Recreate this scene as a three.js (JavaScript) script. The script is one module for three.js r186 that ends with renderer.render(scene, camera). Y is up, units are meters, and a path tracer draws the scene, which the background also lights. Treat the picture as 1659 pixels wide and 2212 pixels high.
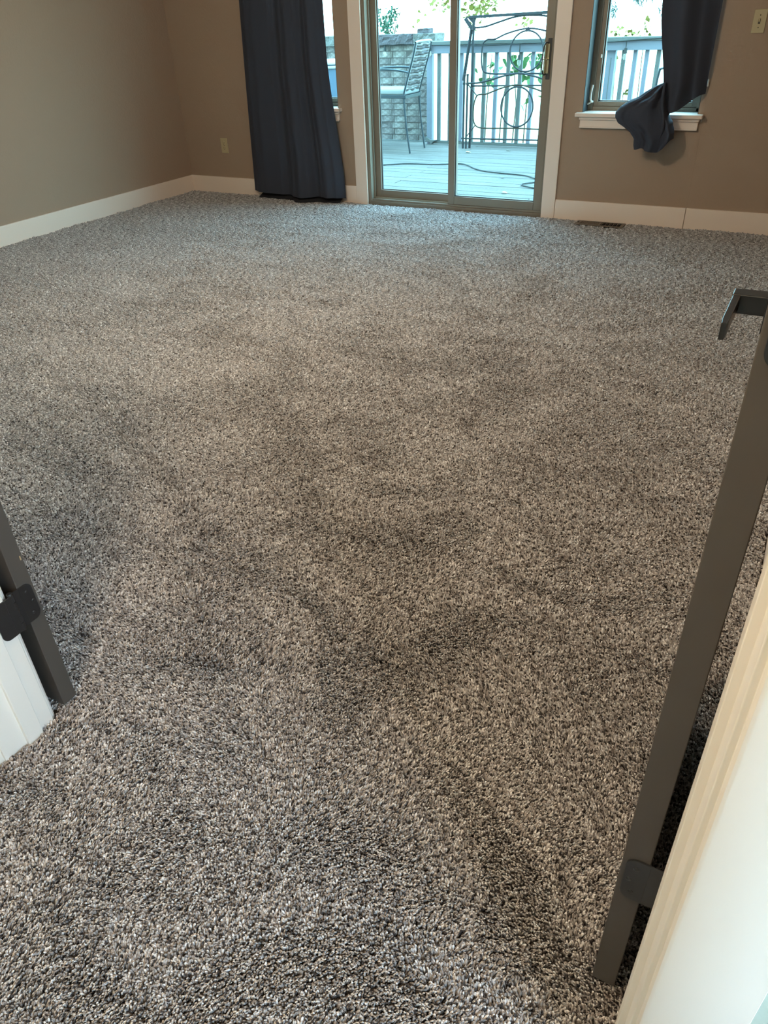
import * as THREE from 'three';
import { RoundedBoxGeometry } from 'three/addons/geometries/RoundedBoxGeometry.js';
import { mergeGeometries, mergeVertices, toCreasedNormals } from 'three/addons/utils/BufferGeometryUtils.js';
import { RectAreaLightUniformsLib } from 'three/addons/lights/RectAreaLightUniformsLib.js';

// ------------------------------------------------------------------ camera, sky, lights, exposure
RectAreaLightUniformsLib.init();
const scene = new THREE.Scene();
const camera = new THREE.PerspectiveCamera(69.77, 1659 / 2212, 0.05, 300);
camera.position.set(0, 1.27, 0);
camera.setRotationFromMatrix(new THREE.Matrix4().makeBasis(
  new THREE.Vector3(0.88156752, -0.03443174, -0.47080056), new THREE.Vector3(-0.23916456, 0.82728211, -0.50833514), new THREE.Vector3(0.40698775, 0.56073056, 0.72107019)));
scene.add(camera);
const renderer = new THREE.WebGLRenderer({ antialias: true });
renderer.toneMapping = THREE.LinearToneMapping;
renderer.toneMappingExposure = 1;
renderer.shadowMap.enabled = true;
renderer.shadowMap.type = THREE.PCFSoftShadowMap;
{ // a bright hazy summer sky, even all round the horizon
  const W = 64, H = 32, data = new Float32Array(W * H * 4);
  for (let j = 0; j < H; j++) for (let i = 0; i < W; i++) {
    const up = Math.max(0, Math.sin(((j + 0.5) / H - 0.5) * Math.PI)), k = (j * W + i) * 4, t = Math.pow(up, 0.7);
    data[k] = 13.2 - 5.0 * t; data[k + 1] = 16.2 - 3.6 * t; data[k + 2] = 18.6 - 0.8 * t; data[k + 3] = 1;
  }
  const sky = new THREE.DataTexture(data, W, H, THREE.RGBAFormat, THREE.FloatType);
  sky.mapping = THREE.EquirectangularReflectionMapping; sky.minFilter = sky.magFilter = THREE.LinearFilter; sky.needsUpdate = true;
  scene.background = sky;
}
function lamp(name, at, color, intensity, size) {
  const l = new THREE.PointLight(color, intensity, 0, 2);
  l.name = name; l.position.set(...at); l.castShadow = true; l.shadow.radius = size / 0.02; l.shadow.mapSize.set(1024, 1024);
  scene.add(l);
  return l;
}
const ROOM_LAMP = [-2.25, 2.1, -2.5], HALL_LAMP = [-0.8, 2.26, -0.1];
lamp('room_lamp', ROOM_LAMP, new THREE.Color().setRGB(1, 0.85, 0.66), 8.2, 0.12);
lamp('hall_lamp', HALL_LAMP, new THREE.Color().setRGB(1, 0.73, 0.48), 6.2, 0.12);

// ------------------------------------------------------------------ helpers
function rng(seed) { let s = seed >>> 0; return () => { s = (s + 0x6d2b79f5) >>> 0; let t = s; t = Math.imul(t ^ (t >>> 15), t | 1); t ^= t + Math.imul(t ^ (t >>> 7), t | 61); return ((t ^ (t >>> 14)) >>> 0) / 4294967296; }; }
const hash2 = (x, y, s) => { let h = Math.imul(x, 374761393) ^ Math.imul(y, 668265263) ^ Math.imul(s, 2147483647); h = Math.imul(h ^ (h >>> 13), 1274126177); return ((h ^ (h >>> 16)) >>> 0) / 4294967296; };
const fade = (t) => t * t * (3 - 2 * t);
function noise2(x, y, s = 1) { // -1 .. 1
  const ix = Math.floor(x), iy = Math.floor(y), u = fade(x - ix), v = fade(y - iy);
  const a = hash2(ix, iy, s), b = hash2(ix + 1, iy, s), c = hash2(ix, iy + 1, s), d = hash2(ix + 1, iy + 1, s);
  return ((a + (b - a) * u) * (1 - v) + (c + (d - c) * u) * v) * 2 - 1;
}
const fbm = (x, y, s, n = 4) => { let a = 1, f = 1, r = 0, t = 0; for (let i = 0; i < n; i++) { r += a * noise2(x * f, y * f, s + i); t += a; a *= 0.5; f *= 2.03; } return r / t; };
const lerp = (a, b, t) => a + (b - a) * t, clamp = (x, a, b) => Math.min(b, Math.max(a, x)), smooth = (a, b, x) => fade(clamp((x - a) / (b - a), 0, 1));
const V = (x, y, z) => new THREE.Vector3(x, y, z);

const counts = {};
function numbered(name) { const n = counts[name] = (counts[name] ?? -1) + 1; return n ? name + '_' + String(n).padStart(3, '0') : name; }
function tag(o, label, category, group, kind) {
  if (label) o.userData.label = label;
  if (category) o.userData.category = category;
  if (group) o.userData.group = group;
  if (kind) o.userData.kind = kind;
  return o;
}
function shade(o) { o.traverse((m) => { if (m.isMesh) { m.castShadow = true; m.receiveShadow = true; } }); return o; }
function thing(name, label, category, at = [0, 0, 0], turn = 0, group) {
  const o = new THREE.Group(); o.name = numbered(name); o.position.set(...at); o.rotation.y = turn; scene.add(o);
  return tag(o, label, category, group);
}
function part(name, geo, mat, parent, label) {
  const m = new THREE.Mesh(geo, mat); m.name = name; m.castShadow = m.receiveShadow = true; parent.add(m);
  if (label) m.userData.label = label;
  return m;
}
function single(name, geo, mat, label, category, at, group) { // a thing that is one mesh; the geometry is moved so that its base is its origin
  const m = part(numbered(name), geo, mat, scene);
  if (at) m.position.set(...at);
  return tag(m, label, category, group);
}
function struct(name, geo, mat, label, category = 'room') { const m = part(name, geo, mat, scene); return tag(m, label, category, null, 'structure'); }
const flat = (gs) => mergeGeometries(gs.map((g) => { const h = g.index ? g.toNonIndexed() : g; for (const k of Object.keys(h.attributes)) if (!['position', 'normal', 'uv'].includes(k)) h.deleteAttribute(k); return h; }));
// box from corner to corner, with eased edges when r > 0; uv in metres
function box(x0, x1, y0, y1, z0, z1, r = 0) {
  const w = Math.abs(x1 - x0), h = Math.abs(y1 - y0), d = Math.abs(z1 - z0);
  const g = r > 0 ? new RoundedBoxGeometry(w, h, d, 1, Math.min(r, w / 2.01, h / 2.01, d / 2.01)) : new THREE.BoxGeometry(w, h, d);
  g.translate((x0 + x1) / 2, (y0 + y1) / 2, (z0 + z1) / 2);
  return boxUV(g);
}
function boxUV(g) {
  if (g.index) g = g.toNonIndexed();
  const p = g.attributes.position, n = g.attributes.normal, uv = new Float32Array(p.count * 2);
  for (let i = 0; i < p.count; i++) {
    const ax = Math.abs(n.getX(i)), ay = Math.abs(n.getY(i)), az = Math.abs(n.getZ(i));
    const [a, b] = ax > ay && ax > az ? [p.getZ(i), p.getY(i)] : ay > az ? [p.getX(i), p.getZ(i)] : [p.getX(i), p.getY(i)];
    uv[i * 2] = a; uv[i * 2 + 1] = b;
  }
  g.setAttribute('uv', new THREE.BufferAttribute(uv, 2));
  return g;
}
function paneZ(x0, x1, y0, y1, z) { const g = new THREE.PlaneGeometry(x1 - x0, y1 - y0); g.translate((x0 + x1) / 2, (y0 + y1) / 2, z); return g; }
function paneX(x, y0, y1, z0, z1) { const g = new THREE.PlaneGeometry(z1 - z0, y1 - y0); g.rotateY(Math.PI / 2); g.translate(x, (y0 + y1) / 2, (z0 + z1) / 2); return g; }
function tube(pts, r, seg = 0, sides = 8, closed = false, straight = false) {
  const v = pts.map((p) => (p.isVector3 ? p : V(...p)));
  let curve;
  if (straight) { curve = new THREE.CurvePath(); for (let i = 0; i + 1 < v.length; i++) curve.add(new THREE.LineCurve3(v[i], v[i + 1])); } else curve = new THREE.CatmullRomCurve3(v, closed, 'centripetal');
  return new THREE.TubeGeometry(curve, seg || Math.max(1, (v.length - 1) * 6), r, sides, closed);
}
function rod(a, b, r, sides = 8, r2 = r) { // capped straight bar of round section
  const A = V(...a), B = V(...b), d = B.clone().sub(A), g = new THREE.CylinderGeometry(r2, r, d.length(), sides, 1);
  g.applyQuaternion(new THREE.Quaternion().setFromUnitVectors(V(0, 1, 0), d.normalize())); g.translate(...A.add(B).multiplyScalar(0.5).toArray());
  return g;
}
function extrude(points, depth, bevel = 0) {
  const s = new THREE.Shape(points.map((p) => new THREE.Vector2(...p)));
  return new THREE.ExtrudeGeometry(s, { depth, bevelEnabled: bevel > 0, bevelThickness: bevel, bevelSize: bevel, bevelOffset: -bevel, bevelSegments: 2, curveSegments: 8 });
}
function texture(w, h, f, color = true, repeat = [1, 1]) {
  const data = new Uint8Array(w * h * 4);
  for (let j = 0; j < h; j++) for (let i = 0; i < w; i++) { const c = f(i / w, j / h, i, j), k = (j * w + i) * 4; for (let q = 0; q < 3; q++) data[k + q] = clamp(Math.round(255 * (c.length ? c[q] : c)), 0, 255); data[k + 3] = 255; }
  const t = new THREE.DataTexture(data, w, h); t.wrapS = t.wrapT = THREE.RepeatWrapping; t.magFilter = THREE.LinearFilter; t.minFilter = THREE.LinearMipmapLinearFilter; t.generateMipmaps = true;
  if (color) t.colorSpace = THREE.SRGBColorSpace;
  t.repeat.set(...repeat); t.needsUpdate = true;
  return t;
}
function wrapNoise(u, v, n, s) { // tileable value noise, n cells a side
  const x = u * n, y = v * n, ix = Math.floor(x), iy = Math.floor(y), a = fade(x - ix), b = fade(y - iy), m = (k) => ((k % n) + n) % n;
  const h = (i, j) => hash2(m(i), m(j), s);
  return lerp(lerp(h(ix, iy), h(ix + 1, iy), a), lerp(h(ix, iy + 1), h(ix + 1, iy + 1), a), b);
}
const lin = (r, g, b) => new THREE.Color().setRGB(r, g, b);
const mat = (c, roughness = 0.7, o = {}) => new THREE.MeshStandardMaterial({ color: c.isColor ? c : lin(...c), roughness, ...o });
const phys = (c, roughness = 0.7, o = {}) => new THREE.MeshPhysicalMaterial({ color: c.isColor ? c : lin(...c), roughness, ...o });

// ------------------------------------------------------------------ materials
const orangePeel = texture(256, 256, (u, v) => 0.5 * wrapNoise(u, v, 40, 3) + 0.35 * wrapNoise(u, v, 90, 4) + 0.15 * wrapNoise(u, v, 8, 5), false, [2.2, 2.2]);
const weave = texture(128, 128, (u, v, i, j) => 0.5 + 0.25 * Math.sin(i * Math.PI / 2) * Math.sign(Math.sin(j * Math.PI / 4)) + 0.25 * (hash2(i, j, 8) - 0.5), false, [22, 22]);
const grainMap = texture(512, 128, (u, v) => { const g = 0.5 * wrapNoise(u, v * 1, 6, 11) + 0.5 * wrapNoise(u * 0.25, v * 6, 24, 12), f = wrapNoise(u * 0.125, v * 4, 64, 13); const k = 0.62 + 0.22 * g + 0.2 * (f - 0.5); return [k, k * 0.985, k * 0.96]; }, true, [0.7, 3]);
const grainBump = texture(512, 128, (u, v) => 0.6 * wrapNoise(u * 0.25, v * 6, 24, 12) + 0.4 * wrapNoise(u * 0.125, v * 4, 64, 13), false, [0.7, 3]);
const brickMap = texture(128, 128, (u, v) => { const k = 0.55 + 0.3 * wrapNoise(u, v, 7, 21) + 0.2 * wrapNoise(u, v, 30, 22); return [k, k * 0.98, k * 0.95]; }, true, [4, 4]);
const stoneBump = texture(128, 128, (u, v) => 0.5 * wrapNoise(u, v, 6, 31) + 0.3 * wrapNoise(u, v, 16, 32) + 0.2 * wrapNoise(u, v, 40, 33), false, [4, 4]);
const M = {
  wall: mat([0.356, 0.249, 0.178], 0.75, { bumpMap: orangePeel, bumpScale: 0.0012 }),
  hallWall: mat([0.50, 0.56, 0.49], 0.75, { bumpMap: orangePeel, bumpScale: 0.0012 }),
  ceiling: mat([0.8, 0.79, 0.76], 0.85),
  hallTrim: phys([0.88, 0.84, 0.77], 0.38, { clearcoat: 0.15, clearcoatRoughness: 0.3 }),
  trim: phys([0.85, 0.70, 0.595], 0.38, { clearcoat: 0.15, clearcoatRoughness: 0.3 }),
  doorPaint: mat([0.074, 0.064, 0.056], 0.5),
  black: phys([0.012, 0.013, 0.015], 0.36, { clearcoat: 0.3, clearcoatRoughness: 0.3 }),
  backing: mat([0.045, 0.037, 0.03], 1),
  tuft: phys([1, 1, 1], 1, { specularIntensity: 0 }),
  bronze: mat([0.235, 0.195, 0.15], 0.5, { metalness: 0.15 }),
  recessShade: mat([0.033, 0.036, 0.0396], 0.6),  // dark tone that stands in for shade inside the window recesses
  bronzeDark: mat([0.05, 0.05, 0.05], 0.6),
  track: mat([0.62, 0.58, 0.5], 0.35, { metalness: 0.7 }),
  clearGlass: phys([0.92, 0.96, 0.95], 0, { transmission: 1, thickness: 0, ior: 1.5 }),
  glass: phys([0.56, 0.885, 0.86], 0, { transmission: 1, thickness: 0, ior: 1.5 }),
  brass: mat([0.62, 0.55, 0.38], 0.28, { metalness: 0.9 }),
  curtain: phys([0.033, 0.038, 0.057], 0.85, { sheen: 0.15, sheenRoughness: 0.6, sheenColor: lin(0.2, 0.2, 0.24), bumpMap: weave, bumpScale: 0.0004, side: THREE.DoubleSide }),
  lining: mat([0.012, 0.013, 0.018], 0.95, { side: THREE.DoubleSide }),
  beige: mat([0.4875, 0.3937, 0.2344], 0.45),
  slot: mat([0.06, 0.045, 0.03], 0.7),
  plastic: mat([0.78, 0.77, 0.72], 0.45),
  ventBrown: mat([0.16, 0.125, 0.095], 0.5, { metalness: 0.3 }),
  ventDark: mat([0.012, 0.012, 0.013], 0.8),
  deck: [0, 1, 2, 3].map((i) => mat([[0.176, 0.173, 0.162], [0.194, 0.19, 0.18], [0.168, 0.163, 0.156], [0.186, 0.182, 0.174]][i], 0.85, { map: grainMap, bumpMap: grainBump, bumpScale: 0.0015 })),
  rail: mat([0.1624, 0.1788, 0.2222], 0.8, { bumpMap: grainBump, bumpScale: 0.001 }),
  railOld: mat([0.1025, 0.1164, 0.114], 0.9, { bumpMap: grainBump, bumpScale: 0.002 }),
  brick: [0, 1, 2, 3].map((i) => mat([[0.275, 0.265, 0.271], [0.321, 0.315, 0.314], [0.243, 0.236, 0.246], [0.349, 0.35, 0.351]][i], 0.95, { map: brickMap, bumpMap: stoneBump, bumpScale: 0.0012 })),
  mortar: mat([0.086, 0.079, 0.076], 1),
  stone: [0, 1].map((i) => mat([[0.079, 0.072, 0.079], [0.112, 0.113, 0.106]][i], 0.95, { bumpMap: stoneBump, bumpScale: 0.012 })),
  iron: mat([0.014, 0.02, 0.026], 0.8),
  ironRust: mat([0.03, 0.026, 0.018], 0.85),
  chair: mat([0.02, 0.035, 0.045], 0.45, { metalness: 0.3 }),
  wicker: [mat([0.06, 0.055, 0.055], 0.8), mat([0.16, 0.15, 0.145], 0.8)],
  cushion: mat([0.2165, 0.2378, 0.2378], 0.9),
  cord: mat([0.012, 0.02, 0.02], 0.7),
  blue: mat([0.0918, 0.146, 0.2165], 0.5),
  pale: mat([0.2977, 0.3141, 0.3141], 0.5),
  bulb: phys([0.95, 0.95, 0.9], 0.05, { transmission: 0.9, thickness: 0, ior: 1.4 }),
  lawn: mat([0.42, 0.42, 0.27], 1),
  concrete: mat([0.14, 0.145, 0.15], 0.95),
  siding: mat([0.6, 0.58, 0.52], 0.9),
  leafYellow: mat([0.135, 0.115, 0.012], 0.8, { side: THREE.DoubleSide }),
  leafGreen: mat([0.0532, 0.1518, 0.0416], 0.8, { side: THREE.DoubleSide }),
  leafTeal: mat([0.0249, 0.0826, 0.0497], 0.85, { side: THREE.DoubleSide }),
  needle: mat([0.0324, 0.0711, 0.0679], 0.9, { side: THREE.DoubleSide }),
  bark: mat([0.16, 0.13, 0.10], 1),
  dryLeaf: [mat([0.62, 0.60, 0.25], 0.9, { side: THREE.DoubleSide }), mat([0.16, 0.16, 0.13], 0.9, { side: THREE.DoubleSide })],
};
M.lampGlass = new THREE.MeshStandardMaterial({ color: lin(0.9, 0.88, 0.82), roughness: 0.4, emissive: lin(1, 0.82, 0.6), emissiveIntensity: 1.6 });

// ------------------------------------------------------------------ the room shell
const FAR = -5.52, LEFT = -4.96, RIGHT = 0.145, NEAR = -0.60, HALLSIDE = -0.475, CEIL = 2.44;
const DOOR_L = -3.135, DOOR_R = -1.692, DOOR_T = 2.08, WT = 0.19; // sliding door opening, far wall thickness
const WIN = [{ x0: -4.10, x1: -3.372 }, { x0: -1.468, x1: -0.735 }], WIN_B = 0.66, WIN_T = 2.05;
struct('floor', box(LEFT - 0.2, 1.2, -0.3, -0.0105, FAR - WT, 2.4), M.backing, 'dark backing of the floor under the carpet', 'floor');
struct('ceiling', box(LEFT - 0.2, 1.2, CEIL, CEIL + 0.2, FAR - WT - 0.35, 2.4), M.ceiling, 'plain off white ceiling above the room and hall', 'ceiling');
struct('wall_left', box(LEFT - 0.2, LEFT, -0.01, CEIL, FAR - WT, NEAR), M.wall, 'brown taupe painted wall on the left of the room', 'wall');
{
  const g = [], b = (x0, x1, y0, y1) => g.push(box(x0, x1, y0, y1, FAR - WT, FAR));
  const [a, c] = WIN, S = -0.701;
  b(LEFT, a.x0, -0.01, CEIL); b(a.x0, a.x1, -0.01, WIN_B); b(a.x0, a.x1, WIN_T, CEIL); b(a.x1, DOOR_L, -0.01, CEIL);
  b(DOOR_L, DOOR_R, DOOR_T, CEIL); b(DOOR_R, c.x0, -0.01, CEIL); b(c.x0, c.x1, -0.01, WIN_B); b(c.x0, c.x1, WIN_T, CEIL);
  b(c.x1, S - 0.0004, -0.01, CEIL); b(S + 0.0004, RIGHT + 0.2, -0.01, CEIL); g.push(box(S - 0.01, S + 0.01, -0.01, CEIL, FAR - WT, FAR - 0.0015));
  struct('wall_far', flat(g), M.wall, 'taupe painted wall with sliding glass door and two windows', 'wall');
}
struct('wall_right', box(RIGHT, RIGHT + 0.2, -0.01, CEIL, FAR, NEAR), M.wall, 'taupe painted wall behind the open right hand door', 'wall');
const JL = -1.2, JR = 0.049, ENTRY_T = 2.06; // faces of the entry jambs
struct('wall_near', flat([box(LEFT - 0.2, JL - 0.02, -0.01, CEIL, NEAR, HALLSIDE), box(JR + 0.02, 1.2, -0.01, CEIL, NEAR, HALLSIDE), box(JL - 0.02, JR + 0.02, ENTRY_T + 0.02, CEIL, NEAR, HALLSIDE)]), M.hallWall, 'pale painted wall around the entry doorway', 'wall');
struct('wall_hall_left', box(-2.3, -2.1, -0.01, CEIL, HALLSIDE, 2.2), M.hallWall, 'pale painted end wall of the hall', 'wall');
struct('wall_hall_back', box(-2.1, 1.2, -0.01, CEIL, 2.0, 2.2), M.hallWall, 'pale painted back wall of the hall', 'wall');
{ // hall wall on the right with a wide window: the cool daylight on the left jamb and the casing
  const x0 = 1.0, x1 = 1.2, z0 = -0.25, z1 = 0.62, y0 = 0.35, y1 = 1.95;
  struct('wall_hall_right', flat([box(x0, x1, -0.01, CEIL, HALLSIDE, z0), box(x0, x1, -0.01, CEIL, z1, 2.0), box(x0, x1, -0.01, y0, z0, z1), box(x0, x1, y1, CEIL, z0, z1)]), M.hallWall, 'pale painted hall wall on the right with a wide window', 'wall');
  const w = tag(new THREE.Group(), 'wide white framed hall window outside the frame on the right', 'window', null, 'structure'); w.name = 'window_3'; scene.add(w);
  const f = (ya, yb, za, zb) => box(x0 + 0.08, x0 + 0.13, ya, yb, za, zb);
  part('frame', flat([f(y0, y1, z0, z0 + 0.05), f(y0, y1, z1 - 0.05, z1), f(y0, y0 + 0.05, z0 + 0.05, z1 - 0.05), f(y1 - 0.05, y1, z0 + 0.05, z1 - 0.05)]), M.hallTrim, w);
  part('pane', paneX(x0 + 0.10, y0 + 0.05, y1 - 0.05, z0 + 0.05, z1 - 0.05), M.clearGlass, w);
}
// entry jambs with their stops and the flat casings on both sides
{
  const g = [];
  for (const s of [-1, 1]) {
    const j = s < 0 ? JL : JR, b = (d0, d1, z0, z1, r = 0.002) => g.push(box(j + s * d0, j + s * d1, -0.01, ENTRY_T, z0, z1, r));
    b(0, 0.02, -0.597, -0.4725);
    b(-0.009, 0.003, -0.562, -0.525, 0.0015);
  }
  g.push(box(JL - 0.02, JR + 0.02, ENTRY_T, ENTRY_T + 0.02, -0.597, -0.4725, 0.002), box(JL, JR, ENTRY_T - 0.009, ENTRY_T + 0.003, -0.562, -0.525));
  struct('trim_1', flat(g), M.hallTrim, 'white door jamb with stops around the entry doorway', 'trim');
  const casing = (name, s, room, label) => { // a flat board with an eased, slightly moulded inner edge
    const j = s < 0 ? JL : JR, z = room ? -0.597 : -0.4725, t = room ? -1 : 1, in_ = room ? 0.012 : 0.0062, W = 0.0965;
    const prof = [[0, 0], [0, 0.0085], [0.0022, 0.0125], [0.006, 0.0145], [W - 0.0006, 0.0155], [W, 0.0149], [W, 0]].map(([a, d]) => [j + s * (in_ + a), z + t * d]);
    const g2 = extrude(prof.map(([x, zz]) => [x, -zz]), ENTRY_T + 0.1); g2.rotateX(-Math.PI / 2); g2.translate(0, -0.012, 0);
    struct(name, toCreasedNormals(g2, 0.5), M.hallTrim, label, 'trim');
  };
  casing('trim_2', -1, true, 'white casing beside the left jamb on the room side');
  casing('trim_3', -1, false, 'white casing beside the left jamb on the hall side');
  casing('trim_4', 1, true, 'white casing behind the right hand door');
  casing('trim_5', 1, false, 'broad white casing at the lower right edge of the photo');
}
// casing of the sliding door
struct('trim_6', box(-3.237, -3.135, -0.01, 2.16, FAR, FAR + 0.018, 0.002), M.trim, 'white casing board left of the sliding glass door', 'trim');
struct('trim_7', box(-1.692, -1.594, -0.01, 2.16, FAR, FAR + 0.018, 0.002), M.trim, 'white casing board right of the sliding glass door', 'trim');
struct('trim_8', box(-3.135, -1.692, 2.06, 2.16, FAR, FAR + 0.018, 0.002), M.trim, 'white head casing above the sliding glass door', 'trim');
// baseboards
const BH = 0.131, BT = 0.015;
struct('baseboard_left', box(LEFT, LEFT + BT, -0.01, BH, FAR + BT, NEAR, 0.0025), M.trim, 'white baseboard along the left wall', 'baseboard');
struct('baseboard_far_left', box(LEFT, -3.238, -0.01, BH, FAR, FAR + BT, 0.0025), M.trim, 'white baseboard between the room corner and the sliding door', 'baseboard');
struct('baseboard_far_right', box(-1.593, -0.7025, -0.01, BH, FAR, FAR + BT, 0.0025), M.trim, 'white baseboard from sliding door to the open joint under the right window', 'baseboard');
struct('baseboard_far_right_2', box(-0.6995, RIGHT, -0.01, BH, FAR, FAR + BT + 0.001, 0.0025), M.trim, 'white baseboard right of the open joint', 'baseboard');
struct('baseboard_right', box(RIGHT - BT, RIGHT, -0.01, BH, FAR + BT + 0.002, NEAR - 0.02, 0.0025), M.trim, 'white baseboard on the wall behind the right hand door', 'baseboard');

// ------------------------------------------------------------------ sliding glass door
{
  const d = tag(new THREE.Group(), 'bronze framed sliding glass door between white casings', 'door', null, 'structure'); d.name = 'door_1'; scene.add(d);
  const zf = FAR - 0.002, zb = FAR - 0.15;
  part('frame', flat([box(-3.134, -3.108, 0, DOOR_T, zb, zf, 0.002), box(-1.706, -1.693, 0, DOOR_T, zb, zf, 0.002), box(-3.108, -1.706, 2.03, DOOR_T, zb, zf, 0.002),
    box(-3.108, -3.098, 0.03, 2.03, -5.58, -5.565), box(-3.108, -3.094, 0.03, 2.03, -5.66, -5.628)]), M.bronze, d);
  part('sill', flat([box(-3.134, -1.693, -0.01, 0.026, zb, zf + 0.004, 0.003), box(-3.13, -1.697, 0.026, 0.04, -5.544, -5.528, 0.002)]), M.bronze, d);
  part('track', box(-3.105, -2.43, 0.026, 0.046, -5.582, -5.572, 0.001), M.track, d, 'bright metal track in front of the fixed panel');
  const sash = (name, x0, x1, gx0, gx1, y0, gy0, z0, z1) => {
    const f = part(name, flat([box(x0, gx0, y0, 2.03, z0, z1, 0.003), box(gx1, x1, y0, 2.03, z0, z1, 0.003), box(gx0, gx1, y0, gy0, z0, z1, 0.003), box(gx0, gx1, 1.95, 2.03, z0, z1, 0.003)]), M.bronze, d);
    part('glazing_bead', flat([box(gx0, gx0 + 0.006, gy0, 1.95, z0 + 0.008, z0 + 0.02), box(gx1 - 0.006, gx1, gy0, 1.95, z0 + 0.008, z0 + 0.02), box(gx0, gx1, gy0, gy0 + 0.006, z0 + 0.008, z0 + 0.02)]), M.bronzeDark, f);
    part('pane', paneZ(gx0 + 0.001, gx1 - 0.001, gy0, 1.95, z0 + 0.014), M.glass, f);
    return f;
  };
  sash('fixed_panel', -3.106, -2.405, -3.053, -2.464, 0.03, 0.098, -5.626, -5.59);
  const s = sash('sliding_panel', -2.444, -1.7075, -2.392, -1.763, 0.041, 0.098, -5.562, -5.53);
  const h = part('handle', flat([box(-1.752, -1.724, 0.905, 1.075, -5.53, -5.518, 0.004), box(-1.749, -1.742, 0.905, 1.075, -5.518, -5.494, 0.003)]), M.brass, s, 'brass plate with a bowed pull');
  part('backplate', box(-1.742, -1.715, 0.872, 1.105, -5.5305, -5.526, 0.002), M.bronzeDark, h);
  part('pull', tube([[-1.735, 1.079, -5.518], [-1.742, 1.081, -5.487], [-1.748, 1.06, -5.468], [-1.752, 0.99, -5.462], [-1.752, 0.93, -5.468], [-1.746, 0.902, -5.487], [-1.74, 0.903, -5.518]], 0.0045, 40, 8), M.bronzeDark, h);
  part('latch', box(-1.765, -1.728, 0.985, 0.992, -5.518, -5.496, 0.002), M.brass, h);
}
// ------------------------------------------------------------------ windows
WIN.forEach((w, i) => {
  const g = tag(new THREE.Group(), ['narrow bronze framed window mostly hidden by the long curtain', 'bronze framed window with the knotted curtain on its sill'][i], 'window', null, 'structure'); g.name = 'window_' + (i + 1); scene.add(g);
  const { x0, x1 } = w, sill = 0.683, zf = -5.636, zb = -5.70, gx0 = x0 + 0.064, gx1 = x1 - (i ? 0.064 : 0.012), gy = 0.735;
  const f = part('window_frame', flat([box(x0, x0 + 0.036, sill, WIN_T, zb, zf, 0.003), box(x1 - (i ? 0.036 : 0.006), x1, sill, WIN_T, zb, zf, 0.003), box(x0 + 0.036, x1 - 0.006, sill, sill + 0.024, zb, zf, 0.003), box(x0 + 0.036, x1 - 0.006, WIN_T - 0.03, WIN_T, zb, zf, 0.003)]), M.bronze, g);
  part('sash', flat([box(x0 + 0.036, gx0, sill + 0.024, WIN_T - 0.03, zb + 0.006, zf - 0.008, 0.002), box(gx1, x1 - (i ? 0.036 : 0.006), sill + 0.024, WIN_T - 0.03, zb + 0.006, zf - 0.008, 0.002), box(gx0, gx1, sill + 0.024, gy, zb + 0.006, zf - 0.008, 0.002), box(gx0, gx1, WIN_T - 0.06, WIN_T - 0.03, zb + 0.006, zf - 0.008, 0.002)]), M.bronze, f);
  part('glazing_bead', flat([box(gx0, gx0 + 0.008, gy, WIN_T - 0.06, -5.69, -5.66), box(gx1 - 0.004, gx1, gy, WIN_T - 0.06, -5.69, -5.66), box(gx0, gx1, gy, gy + 0.006, -5.69, -5.66)]), M.bronzeDark, f);
  part('pane', paneZ(gx0, gx1, gy, WIN_T - 0.06, -5.682), M.glass, g);
  part('recess_shade', flat([box(x0, x0 + 0.003, sill, WIN_T, zf, FAR - 0.001), box(x1 - 0.003, x1, sill, WIN_T, zf, FAR - 0.001), box(x0 + 0.003, x1 - 0.003, WIN_T - 0.003, WIN_T, zf, FAR - 0.001)]), M.recessShade, g, 'dark sheets added to put shade into the window recess');  // thin dark sheets over the recess faces, shade put into their colour
  part('window_sill', flat([box(x0 + 0.001, x1 - 0.001, 0.66, sill, -5.71, FAR, 0.002), box(x0 - 0.036, x1 + 0.034, 0.66, sill, FAR - 0.004, FAR + 0.052, 0.004)]), M.trim, g, 'white window sill board');
  const ap = part('apron', flat([box(x0 - 0.012, x1 + 0.018, 0.64, 0.66, FAR, FAR + 0.032, 0.006), box(x0 - 0.006, x1 + 0.012, 0.592, 0.645, FAR, FAR + 0.02, 0.003), box(x0 - 0.006, x1 + 0.012, 0.592, 0.602, FAR, FAR + 0.024, 0.003)]), M.trim, g, 'white moulded apron under the sill');
  if (i) {
    part('crank_handle', flat([rod([x0 + 0.03, 0.735, zf], [x0 + 0.03, 0.735, zf + 0.022], 0.008, 10), tube([[x0 + 0.03, 0.735, zf + 0.022], [x0 + 0.024, 0.75, zf + 0.03], [x0 + 0.024, 0.79, zf + 0.032], [x0 + 0.03, 0.835, zf + 0.03]], 0.0065, 18, 8), rod([x0 + 0.03, 0.735, zf + 0.024], [x0 + 0.006, 0.722, zf + 0.03], 0.0055, 8)]), M.plastic, g, 'white folding crank handle');
    part('sash_lock', box(x1 - 0.034, x1 - 0.02, 0.83, 0.88, zf, zf + 0.018, 0.004), M.plastic, g, 'small white sash lock');
    part('screen_latch', box(gx0 - 0.012, gx0 - 0.004, 0.985, 1.005, zf - 0.008, zf + 0.002, 0.002), M.plastic, g);
  }
});
{ // small white catch on the wall edge beside the window
  single('curtain_catch', box(-0.005, 0.005, 0, 0.04, 0, 0.018, 0.003), M.plastic, 'small white catch on the wall right of the knotted curtain', 'catch', [-0.708, 0.835, FAR]);
}

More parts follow.
